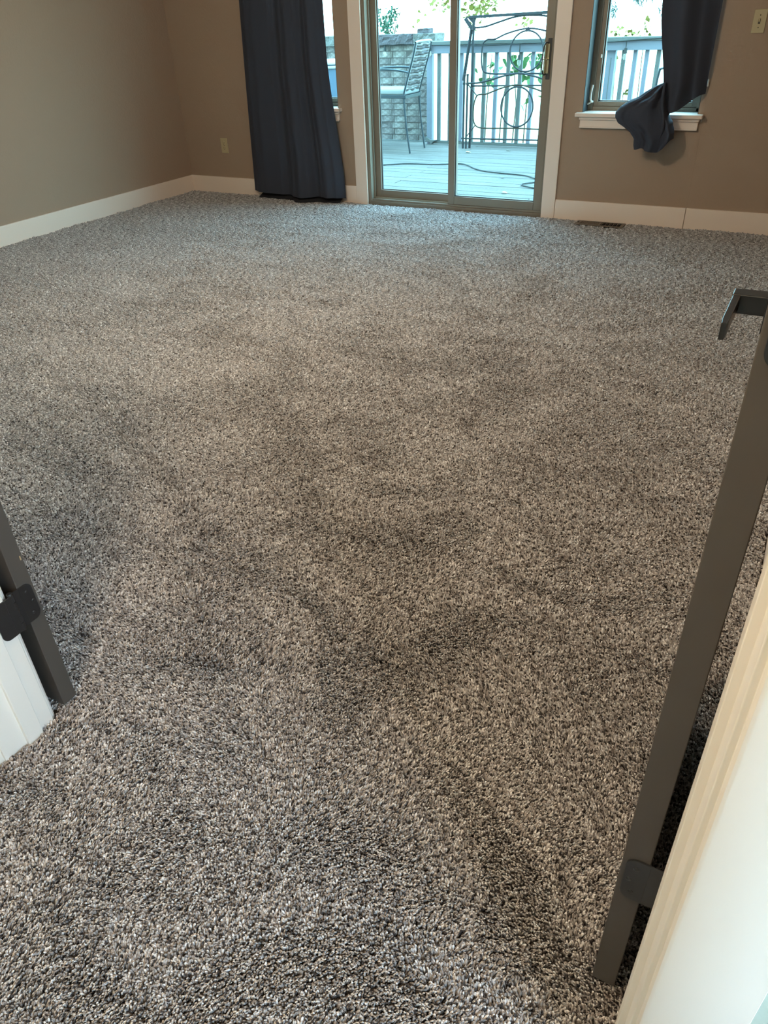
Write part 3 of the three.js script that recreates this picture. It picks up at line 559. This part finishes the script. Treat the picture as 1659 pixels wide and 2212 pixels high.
// ------------------------------------------------------------------ outside: brick wall with stone coping
{
  const w = thing('brick_wall', 'low grey brick wall with rough stone coping left of the railing', 'wall', [-5.5, DECK, -9.55]);
  const X = 5.5, Y = -DECK, R = rng(21), x0 = -6.75, x1 = -4.523;
  part('mortar', box(x0 + X, x1 - 0.006 + X, 0, 0.957 + Y, -0.2, -0.006), M.mortar, w);
  const kinds = [0.19, 0.125, 0.092].map((L) => [0, 1, 2].map((s) => { const g = new THREE.BoxGeometry(L - 0.01, 0.0615, 0.09, 3, 1, 1), p = g.attributes.position; for (let i = 0; i < p.count; i++) { const k = Math.round(p.getX(i) * 997 + p.getY(i) * 713 + p.getZ(i) * 517); p.setXYZ(i, p.getX(i) + 0.003 * (hash2(k, 1, s) - 0.5), p.getY(i) + 0.003 * (hash2(k, 2, s) - 0.5), p.getZ(i) + 0.003 * (hash2(k, 3, s) - 0.5)); } g.computeVertexNormals(); return boxUV(g); }));
  for (let k = 0; k < 15; k++) {
    const y = 0.957 - 0.0356 - k * 0.0712 + Y; if (y < 0.02) break;
    let x = x1, first = true;
    while (x > x0) {
      const kind = first ? (k % 2 ? 2 : 1) : 0, L = [0.19, 0.125, 0.092][kind]; first = false;
      const b = part('brick', kinds[kind][Math.floor(R() * 3)], M.brick[Math.floor(R() * 4)], w);
      b.position.set(x - L / 2 + X, y, -0.048 + (R() - 0.5) * 0.006); b.rotation.z = (R() - 0.5) * 0.008;
      x -= L;
    }
  }
  const rough = (L, s) => { const g = new THREE.BoxGeometry(L, 0.104, 0.27, Math.round(L / 0.03), 4, 6); const p = g.attributes.position; for (let i = 0; i < p.count; i++) { const a = p.getX(i), b = p.getY(i), c = p.getZ(i), e = Math.abs(b) > 0.05 ? 0.25 : 1; p.setXYZ(i, a + 0.006 * noise2(b * 30 + s, c * 30, 3), b + 0.006 * noise2(a * 25 + s * 9, c * 25, 4), c + e * 0.024 * fbm(a * 16 + s * 5, b * 22, 7, 3)); } const q = boxUV(g); q.computeVertexNormals(); return q; };
  let x = -4.384; [[0.30, 1], [0.49, 0], [0.52, 0], [0.5, 1], [0.55, 0]].forEach(([L, m], i) => { const s = part('coping_stone', rough(L - 0.006, i + 1), M.stone[m], w); s.position.set(x - L / 2 + X, 1.008 + Y, -0.075); s.rotation.z = (i % 2 ? 1 : -1) * 0.004; x -= L; });
}
single('stone_block', (() => { const g = new THREE.BoxGeometry(0.145, 0.05, 0.13, 5, 2, 4), p = g.attributes.position; for (let i = 0; i < p.count; i++) { const a = p.getX(i), b = p.getY(i), c = p.getZ(i); p.setXYZ(i, a + 0.005 * noise2(b * 40, c * 30, 3), b + 0.025 + 0.004 * noise2(a * 30, c * 30, 4), c + 0.008 * noise2(a * 30, b * 30, 5)); } const q = boxUV(g); q.computeVertexNormals(); return q; })(), M.stone[0], 'small loose stone block lying on the brick wall coping', 'stone', [-4.567, 1.062, -9.60]);
{ // blue plastic bin seen through the gap beside the long curtain
  const t = thing('plastic_bin', 'blue plastic bin with pale rim seen through the left window gap', 'bin', [-5.42, DECK, -8.75]);
  const prof = [[0.20, 0], [0.215, 0.02], [0.25, 0.85], [0.25, 0.87]].map((p) => new THREE.Vector2(...p));
  part('body', new THREE.LatheGeometry([new THREE.Vector2(0.001, 0), ...prof], 32), M.blue, t);
  part('rim', (() => { const g = new THREE.TorusGeometry(0.255, 0.018, 8, 40); g.rotateX(Math.PI / 2); g.translate(0, 0.875, 0); return g; })(), M.pale, t);
  part('lid', new THREE.LatheGeometry([[0.262, 0.905], [0.262, 0.925], [0.23, 0.945], [0.001, 0.955]].map((p) => new THREE.Vector2(...p)).reverse(), 40), M.pale, t, 'pale round lid');
  part('lid_band', new THREE.LatheGeometry([[0.24, 0.87], [0.24, 0.91]].map((p) => new THREE.Vector2(...p)), 40), M.blue, t);
}

// ------------------------------------------------------------------ outside: patio chairs
function patioChair(label, at, turn) { // faces -x; origin on the deck under the middle of the rear legs' line
  const t = thing('patio_chair', label, 'chair', at, turn, 'metal patio chairs on the deck');
  const W = 0.42, r = 0.011;
  // rear legs (each side one bent tube from foot to the top of the back)
  const side = (z) => [[0.0, 0, z], [-0.045, 0.30, z], [-0.068, 0.55, z], [-0.066, 0.62, z], [0.0, 0.82, z], [0.055, 0.98, z], [0.086, 1.10, z]];
  for (const z of [0, -W]) {
    part('leg', tube(side(z).slice(0, 4), r, 18), M.chair, t);
    part('leg', tube([[-0.66, 0, z], [-0.63, 0.3, z], [-0.605, 0.57, z], [-0.602, 0.74, z], [-0.585, 0.835, z]], r, 18), M.chair, t);
    part('armrest', tube([[-0.59, 0.832, z], [-0.54, 0.842, z], [-0.3, 0.85, z], [-0.1, 0.835, z], [0.006, 0.815, z]], r * 0.95, 20), M.chair, t);
    part('back_post', tube(side(z).slice(3), r, 18), M.chair, t);
  }
  part('seat', (() => { const g = new RoundedBoxGeometry(0.60, 0.06, W - 0.02, 3, 0.022); g.translate(-0.355, 0.626, -W / 2); return g; })(), M.cushion, t, 'pale seat pad');
  part('seat_frame', flat([box(-0.63, -0.055, 0.565, 0.6, -0.014, 0.014, 0.004), box(-0.63, -0.055, 0.565, 0.6, -W - 0.014, -W + 0.014, 0.004), box(-0.63, -0.59, 0.565, 0.6, -W, 0, 0.004), box(-0.085, -0.05, 0.56, 0.595, -W, 0, 0.004)]), M.chair, t);
  part('top_rail', tube([[0.086, 1.10, 0.006], [0.094, 1.108, -0.05], [0.10, 1.11, -W / 2], [0.094, 1.108, -W + 0.05], [0.086, 1.10, -W - 0.006]], r * 1.1, 20), M.pale, t, 'pale top rail');
  part('back_frame', tube(side(-W + 0.03).slice(3), 0.007, 18, 6), M.pale, t);
  const back = part('back_frame', tube(side(-0.03).slice(3), 0.007, 18, 6), M.pale, t);
  const curve = new THREE.CatmullRomCurve3(side(0).slice(3).map((p) => V(...p)), false, 'centripetal');
  for (let k = 0; k < 16; k++) { // woven bands in and out of the uprights
    const p = curve.getPointAt(0.05 + 0.9 * k / 15), g = new THREE.PlaneGeometry(1, 0.024, 24, 1), a = g.attributes.position;
    const pts = []; for (let i = 0; i <= 24; i++) { const u = i / 24; pts.push(V(p.x + 0.009 * Math.sin(u * Math.PI * 5 + (k % 2) * Math.PI), p.y + 0.004 * Math.sin(u * Math.PI * 3 + k), -0.03 - u * (W - 0.06))); }
    const tb = new THREE.TubeGeometry(new THREE.CatmullRomCurve3(pts), 24, 0.0105, 6); part('woven_band', tb, M.wicker[k % 2], back);
  }
  return t;
}
patioChair('dark metal patio chair with a woven back seen through the fixed glass panel', [-4.262, DECK + 0.003, -8.53], 0.02);
patioChair('patio chair glimpsed behind the curtain through the right window', [-1.06, DECK + 0.003, -8.35], -0.5);

// ------------------------------------------------------------------ outside: bed ends leaning on the railing
{
  const h = thing('metal_headboard', 'tall dark iron headboard with an oval ring leaning on the deck railing', 'headboard', [-3.1, DECK, -9.1]);
  const X = 3.1, Y = -DECK, q = (pts, z = 0) => pts.map(([x, y]) => [x + X, y + Y, z - (y - DECK) * 0.02]);
  const mirror = (pts, c) => pts.concat(pts.slice(0, -1).reverse().map(([x, y]) => [2 * c - x, y]));
  const C = -3.1;
  for (const x of [-3.745, 2 * C + 3.745]) part('post', flat([rod([x + X, 0, 0], [x + X, 1.13 + Y, -0.025], 0.0135, 10), rod([x + X, 1.13 + Y, -0.025], [x + X, 1.21 + Y, -0.027], 0.016, 10), rod([x + X, 1.09 + Y, -0.025], [x + X, 1.125 + Y, -0.025], 0.022, 10)]), M.iron, h);
  part('top_bar', (() => { const g = extrude([[-3.80, 1.197], [-2.40, 1.222], [-2.40, 1.252], [-3.80, 1.224]].map(([x, y]) => [x + X, y + Y]), 0.03, 0.003); g.translate(0, 0, -0.045); return g; })(), M.iron, h);
  part('corner_brace', flat([rod([-3.85 + X, 1.2 + Y, -0.03], [-3.765 + X, 1.10 + Y, -0.03], 0.02, 8), extrude([[-3.83, 1.215], [-3.72, 1.215], [-3.735, 1.175], [-3.76, 1.155]].map(([x, y]) => [x + X, y + Y]), 0.02, 0.002).translate(0, 0, -0.04), rod([-3.768 + X, 1.13 + Y, -0.03], [-3.86 + X, 0.60 + Y, -0.045], 0.017, 8)]), M.iron, h);
  part('arched_rail', tube(q(mirror([[-3.745, 1.111], [-3.68, 1.113], [-3.61, 1.118], [-3.45, 1.156], [-3.29, 1.194], [-3.18, 1.207], [C, 1.209]], C)), 0.0095, 90), M.iron, h);
  part('lower_rail', tube(q([[-3.745, 0.549], [-3.3, 0.553], [-2.455, 0.557]]), 0.0085, 12), M.iron, h);
  const top = mirror([[-3.575, 0.996], [-3.49, 0.999], [-3.364, 1.044], [-3.207, 1.08], [C, 1.09]], C);
  part('scroll_frame', tube(q([...top, [-2.58, 0.97], [-2.568, 0.9], [-2.568, 0.76], [-2.59, 0.70], [-2.64, 0.676], [-3.1, 0.671], [-3.56, 0.676], [-3.612, 0.70], [-3.63, 0.76], [-3.633, 0.9], [-3.617, 0.97]]), 0.0088, 160, 8, true), M.iron, h);
  part('oval_ring', (() => { const g = new THREE.TorusGeometry(1, 0.0088 / 0.19, 8, 72); g.scale(0.19, 0.191, 0.19); g.translate(-3.112 + X, 0.879 + Y, -0.02); return g; })(), M.iron, h);
  part('finial', flat([rod([C - 0.008 + X, 1.062 + Y, -0.02], [C - 0.008 + X, 1.105 + Y, -0.02], 0.008, 6), rod([C - 0.035 + X, 1.083 + Y, -0.02], [C + 0.02 + X, 1.083 + Y, -0.02], 0.006, 6)]), M.iron, h);
}
{
  const f = thing('metal_footboard', 'lower iron footboard with an oval ring in front of the taller headboard', 'footboard', [-3.17, DECK, -9.06]);
  const X = 3.17, Y = -DECK, C = -3.17, q = (pts) => pts.map(([x, y]) => [x + X, y + Y, 0]);
  const mirror = (pts, c) => pts.concat(pts.slice(0, -1).reverse().map(([x, y]) => [2 * c - x, y]));
  for (const x of [-3.815, -3.775, 2 * C + 3.775]) part('post', flat([rod([x + X, 0, 0], [x + X, 0.655 + Y, 0], 0.0115, 10), rod([x + X, 0.655 + Y, 0], [x + X, 0.672 + Y, 0], 0.015, 10), rod([x + X, 0.565 + Y, 0], [x + X, 0.585 + Y, 0], 0.017, 10)]), M.iron, f);
  part('arched_rail', tube(q(mirror([[-3.775, 0.579], [-3.69, 0.580], [-3.59, 0.592], [-3.46, 0.622], [-3.34, 0.651], [C, 0.675]], C)), 0.0095, 80), M.iron, f);
  part('lower_rail', tube(q([[-3.835, 0.008], [-3.3, 0.012], [-2.56, 0.018]]), 0.009, 12), M.iron, f);
  const top = mirror([[-3.65, 0.458], [-3.61, 0.469], [-3.541, 0.473], [-3.416, 0.515], [-3.29, 0.549], [C, 0.564]], C);
  part('scroll_frame', tube(q([...top, [-2.675, 0.42], [-2.655, 0.36], [-2.653, 0.2], [-2.68, 0.15], [-2.72, 0.134], [C, 0.131], [-3.62, 0.130], [-3.66, 0.15], [-3.685, 0.195], [-3.688, 0.36], [-3.672, 0.42]]), 0.008, 160, 8, true), M.ironRust, f);
  part('oval_ring', (() => { const g = new THREE.TorusGeometry(1, 0.0088 / 0.19, 8, 72); g.scale(0.19, 0.20, 0.19); g.translate(-3.165 + X, 0.346 + Y, 0); return g; })(), M.iron, f);
  part('strut', flat([rod([-3.77 + X, 0.57 + Y, 0], [-3.655 + X, 0.455 + Y, 0], 0.006, 6), rod([-3.77 + X, 0.03 + Y, 0], [-3.665 + X, 0.15 + Y, 0], 0.006, 6)]), M.iron, f);
}

// ------------------------------------------------------------------ outside: cord, string lights, fallen leaves
single('extension_cord', tube([[-5.2, 0.007, -7.55], [-4.6, 0.007, -7.62], [-4.19, 0.007, -7.715], [-3.97, 0.007, -7.86], [-3.64, 0.007, -7.9], [-3.394, 0.007, -8.015], [-3.295, 0.007, -7.955], [-3.12, 0.007, -7.768], [-2.94, 0.007, -7.655], [-2.52, 0.007, -7.56], [-2.38, 0.007, -7.45], [-2.27, 0.007, -7.36], [-2.29, 0.007, -7.29], [-2.395, 0.008, -7.15], [-2.385, 0.008, -7.09], [-2.31, 0.007, -7.04], [-2.2, 0.007, -6.99], [-1.9, 0.007, -6.95]], 0.0062, 160, 8), M.cord, 'thin black cord snaking across the deck planks', 'cord', [0, DECK, 0]);
{
  const s = thing('string_lights', 'string of small bulbs on a dark wire along wall and railing', 'string lights', [-3.3, 0.95, -9.22]);
  const X = 3.3, Y = -0.95, Z = 9.22;
  const W = [[-5.3, 0.965, -9.51], [-5.05, 0.95, -9.50], [-4.7, 0.955, -9.50], [-4.45, 0.972, -9.44], [-4.3, 0.955, -9.217], [-4.0, 0.945, -9.217], [-3.7, 0.938, -9.217], [-3.35, 0.945, -9.217], [-3.12, 0.952, -9.217], [-2.9, 0.94, -9.217], [-2.5, 0.945, -9.217], [-2.2, 0.948, -9.217], [-1.95, 0.962, -9.216], [-1.7, 0.972, -9.22]];
  part('wire', tube(W.map(([x, y, z]) => [x + X, y + Y, z + Z]), 0.006, 120, 6), M.cord, s);
  for (const [x, y, z, drop] of [[-5.07, 0.952, -9.49, 0.05], [-4.33, 0.96, -9.22, 0.05], [-3.225, 0.948, -9.22, 0.14], [-2.06, 0.955, -9.215, 0.10]]) {
    const k = part('socket', flat([rod([x + X, y + Y, z + Z], [x + X, y - drop + 0.03 + Y, z + Z], 0.005, 6), rod([x + X, y - drop - 0.012 + Y, z + Z], [x + X, y - drop + 0.035 + Y, z + Z], 0.019, 10, 0.014)]), M.cord, s);
    part('bulb', (() => { const g = new THREE.SphereGeometry(0.022, 14, 10); g.scale(1, 1.45, 1); g.translate(x + X, y - drop - 0.04 + Y, z + Z); return g; })(), M.bulb, k);
  }
}
const leafGeo = (L, w, fold = 0.12) => { // broad leaf with a midrib fold, along +x
  const n = 8, p = [], idx = [];
  for (let i = 0; i <= n; i++) { const t = i / n, h = w * Math.pow(Math.sin(Math.PI * Math.pow(t, 0.62)), 0.8) * (1 - 0.12 * t); p.push(t * L, -0.1 * L * t * t, 0, t * L, fold * h - 0.1 * L * t * t, h, t * L, fold * h - 0.1 * L * t * t, -h); }
  for (let i = 0; i < n; i++) { const a = i * 3; idx.push(a, a + 1, a + 3, a + 1, a + 4, a + 3, a, a + 3, a + 2, a + 2, a + 3, a + 5); }
  const g = new THREE.BufferGeometry(); g.setAttribute('position', new THREE.Float32BufferAttribute(p, 3)); g.setIndex(idx); g.computeVertexNormals();
  return g;
};
[[-3.652, -8.756, 0.3, 0, 0.065, 'yellowish fallen leaf on the deck below the iron footboard'], [-2.687, -7.394, 1.9, 1, 0.05, 'dark fallen leaf on the deck between cord and railing'], [-2.441, -6.719, 0.1, 0, 0.055, 'pale yellow fallen leaf on the deck nearest the door'], [-3.238, -8.98, 0.4, 1, 0.06, 'brown fallen leaf on the deck close under the railing']].forEach(([x, z, a, m, L, label]) => {
  const o = single('fallen_leaf', leafGeo(L, L * 0.4, 0.3), M.dryLeaf[m], label, 'leaf', [x, DECK + 0.009, z]); o.rotation.y = a;
});

// ------------------------------------------------------------------ outside: trees and shrubs
function branchy(parent, R, segs, m, name = 'branch') { part(name, flat(segs.map(([a, b, r0, r1]) => rod(a, b, r0, 6, r1))), m, parent); }
function spray(R, at, size, n, L, w, droop = 0.3) { // n leaves round a twig
  const out = [], base = leafGeo(L, w).toNonIndexed();
  for (let i = 0; i < n; i++) {
    const g = base.clone(), s = 0.7 + 0.6 * R(); g.scale(s, s, s);
    g.rotateX((R() - 0.5) * 2); g.rotateZ(-droop - (R() - 0.5) * 1.4); g.rotateY(R() * 6.283);
    g.translate(at[0] + (R() - 0.5) * size[0], at[1] + (R() - 0.5) * size[1], at[2] + (R() - 0.5) * size[2]); out.push(g);
  }
  return out;
}
const at = (x, y, z0, z1) => [x * z1 / z0, 1.27 + (y - 1.27) * z1 / z0, z1]; // the same line of sight, farther off
{
  // tall tree behind the railing, its trunk hidden by the wall between door and window
  const R = rng(101), t = thing('broadleaf_tree', 'tree with yellow green leaves hanging in the top of the door glass', 'tree', [-3.15, -1.0, -12.2]);
  const o = (p) => [p[0] + 3.15, p[1] + 1.0, p[2] + 12.2];
  const tips = [at(-3.72, 1.30, -9.1, -11.6), at(-3.62, 1.27, -9.1, -11.6), at(-4.1, 1.36, -9.1, -11.8), at(-3.45, 1.38, -9.1, -11.5), at(-3.78, 1.24, -9.1, -11.7)];
  const crown = [-3.4, 3.4, -12];
  branchy(t, R, [[[0, 0, 0], [0.03, 2.2, 0.05], 0.13, 0.1], [[0.03, 2.2, 0.05], o(crown), 0.1, 0.06], ...tips.map((p) => [o(crown), o([p[0], p[1] + 0.15, p[2]]), 0.03, 0.008])], M.bark, 'trunk');
  const gs = [];
  for (const [x, y, n, sx, sy] of [[-3.72, 1.32, 80, 0.30, 0.22], [-3.62, 1.28, 34, 0.2, 0.12], [-3.78, 1.23, 26, 0.10, 0.16], [-4.08, 1.36, 54, 0.30, 0.16], [-3.5, 1.36, 16, 0.14, 0.1], [-3.66, 1.16, 5, 0.1, 0.06], [-3.13, 1.155, 13, 0.12, 0.09], [-3.7, 1.10, 5, 0.08, 0.06], [-4.35, 1.2, 5, 0.5, 0.2], [-3.35, 1.45, 20, 0.5, 0.12], [-2.8, 1.45, 14, 0.5, 0.12]]) gs.push(...spray(R, o(at(x, y, -9.1, -11.6)), [sx * 1.27, sy * 1.27, 0.5], n, 0.062, 0.026));
  part('foliage', flat(gs), M.leafYellow, t).userData.kind = 'stuff';
  const up = []; for (let i = 0; i < 26; i++) up.push(...spray(R, [(R() - 0.5) * 3.4, 3.1 + R() * 2.2, (R() - 0.5) * 2.6], [0.8, 0.6, 0.8], 45, 0.085, 0.04));
  part('crown', flat(up), M.leafYellow, t).userData.kind = 'stuff';
}
{
  const R = rng(33), t = thing('heart_leaf_shrub', 'green shrub with heart shaped leaves growing behind the railing', 'shrub', [-3.0, -1.0, -9.85]);
  const o = (x, y) => { const p = at(x, y, -9.3, -9.75); return [p[0] + 3.0, p[1] + 1.0, p[2] + 9.85]; };
  const spots = []; for (let i = 0; i < 46; i++) spots.push([lerp(-3.66, -2.92, Math.pow(R(), 0.8)), lerp(0.62, 0.85, R())]);
  spots.push([-3.78, 0.71], [-3.70, 0.62], [-3.6, 0.62], [-3.55, 0.56], [-3.5, 0.58], [-3.12, 0.56], [-3.18, 0.37], [-3.21, 0.345], [-3.15, 0.36], [-3.05, 0.42], [-2.98, 0.44], [-3.07, 0.61], [-3.15, 0.63], [-2.97, 0.99], [-3.0, 0.97], [-2.94, 1.02]);
  const stems = [];
  for (let k = 0; k < 5; k++) { const x = -3.6 + k * 0.16, a = o(x - 0.05, -0.4), b = o(x + 0.05 * (R() - 0.5), 0.35), c = o(x + 0.2 * (R() - 0.5), 0.85); stems.push([[a[0], 0, a[2]], b, 0.012, 0.008], [b, c, 0.008, 0.004]); }
  branchy(t, R, stems, M.bark, 'stem');
  const shapes = [leafGeo(0.085, 0.042, 0.2), leafGeo(0.07, 0.038, 0.1), leafGeo(0.10, 0.05, 0.15)];
  for (const [x, y] of spots) { const l = part('leaf', shapes[Math.floor(R() * 3)], M.leafGreen, t); l.position.set(...o(x, y)); l.position.z += (R() - 0.5) * 0.2; l.rotation.set((R() - 0.5) * 1.6, R() * 6.28, -0.9 + (R() - 0.5) * 1.2, 'YZX'); }
}
{
  const R = rng(44), p = at(-5.02, 1.0, -9.55, -10.6), t = thing('evergreen_bush', 'teal green evergreen bush showing above the brick wall coping', 'bush', [p[0], -1.0, p[2]]);
  branchy(t, R, [[[0, 0, 0], [0, 1.9, 0], 0.05, 0.03], [[0, 1.9, 0], [-0.08, 2.28, 0], 0.03, 0.006], [[0, 1.8, 0], [0.1, 2.18, 0], 0.02, 0.006]], M.bark, 'trunk');
  const gs = []; for (let i = 0; i < 60; i++) { const y = R(), w = lerp(0.36, 0.06, Math.pow(y, 0.7)); gs.push(...spray(R, [(R() - 0.5) * 2 * w * 0.75 - 0.06 * y, 1.55 + y * 0.75, (R() - 0.5) * 0.4], [0.09, 0.12, 0.09], 9, 0.055, 0.012, -0.9)); }
  part('foliage', flat(gs), M.leafTeal, t).userData.kind = 'stuff';
}
{
  const R = rng(55), t = thing('vine', 'yellow green vine sprigs over the railing seen in the right window', 'vine', [-2.2, -1.0, -9.6]);
  const o = (x, y) => { const p = at(x, y, -9.3, -9.55); return [p[0] + 2.2, p[1] + 1.0, p[2] + 9.6]; };
  const S = [[-2.27, 1.03], [-2.21, 1.03], [-2.17, 1.06], [-2.2, 1.01], [-2.1, 1.02], [-2.06, 1.01], [-2.01, 1.03], [-1.96, 1.01], [-1.91, 1.10], [-1.905, 1.06], [-1.87, 1.02], [-2.17, 0.80], [-2.19, 0.72], [-2.2, 0.67], [-2.05, 0.48], [-1.99, 0.5]];
  branchy(t, R, S.map(([x, y]) => [[o(x, y)[0] + 0.03, 0.5, 0], o(x, y), 0.004, 0.002]), M.bark, 'stem');
  const shapes = [leafGeo(0.042, 0.017), leafGeo(0.055, 0.022)];
  for (const [x, y] of S) for (let k = 0; k < 3; k++) { const l = part('leaf', shapes[k % 2], M.leafYellow, t); const q = o(x, y); l.position.set(q[0] + (R() - 0.5) * 0.045, q[1] + (R() - 0.5) * 0.04, q[2]); l.rotation.set(R() * 3, R() * 6.28, R() * 2 - 1); }
}
{
  const R = rng(66), t = thing('pine_tree', 'dark pine with drooping branch tips at the top of the right window', 'tree', [-0.6, -1.0, -16.2]);
  const o = (x, y) => { const p = at(x, y, -9.3, -15.2); return [p[0] + 0.6, p[1] + 1.0, p[2] + 16.2]; };
  branchy(t, R, [[[0, 0, 0], [0, 5.2, 0], 0.14, 0.04], ...[[-2.24, 1.24], [-1.95, 1.42], [-1.74, 1.2], [-1.9, 1.36]].map(([x, y]) => [[0, 3.6 + R() * 0.4, 0], o(x, y + 0.05), 0.02, 0.004])], M.bark, 'trunk');
  const gs = [];
  for (const [x, y, n] of [[-2.25, 1.24, 14], [-2.23, 1.19, 10], [-2.26, 1.28, 10], [-2.02, 1.33, 26], [-1.96, 1.36, 26], [-1.9, 1.34, 20], [-2.0, 1.29, 10], [-1.78, 1.22, 10], [-1.74, 1.16, 8], [-1.76, 1.28, 8]]) for (let k = 0; k < n; k++) { const p = o(x + (R() - 0.5) * 0.07, y + (R() - 0.5) * 0.05); const a = R() * 6.28; gs.push(rod(p, [p[0] + Math.cos(a) * 0.065, p[1] - 0.065 - R() * 0.065, p[2] + Math.sin(a) * 0.065], 0.008, 4, 0.0015)); }
  for (let k = 0; k < 700; k++) { const y = 3 + R() * 2.4, r = (5.6 - y) * 0.55 * Math.sqrt(R()), a = R() * 6.28; gs.push(rod([Math.cos(a) * r, y, Math.sin(a) * r], [Math.cos(a) * (r + 0.16), y - 0.1, Math.sin(a) * (r + 0.16)], 0.01, 4, 0.002)); }
  part('needles', flat(gs), M.needle, t).userData.kind = 'stuff';
}

renderer.render(scene, camera);
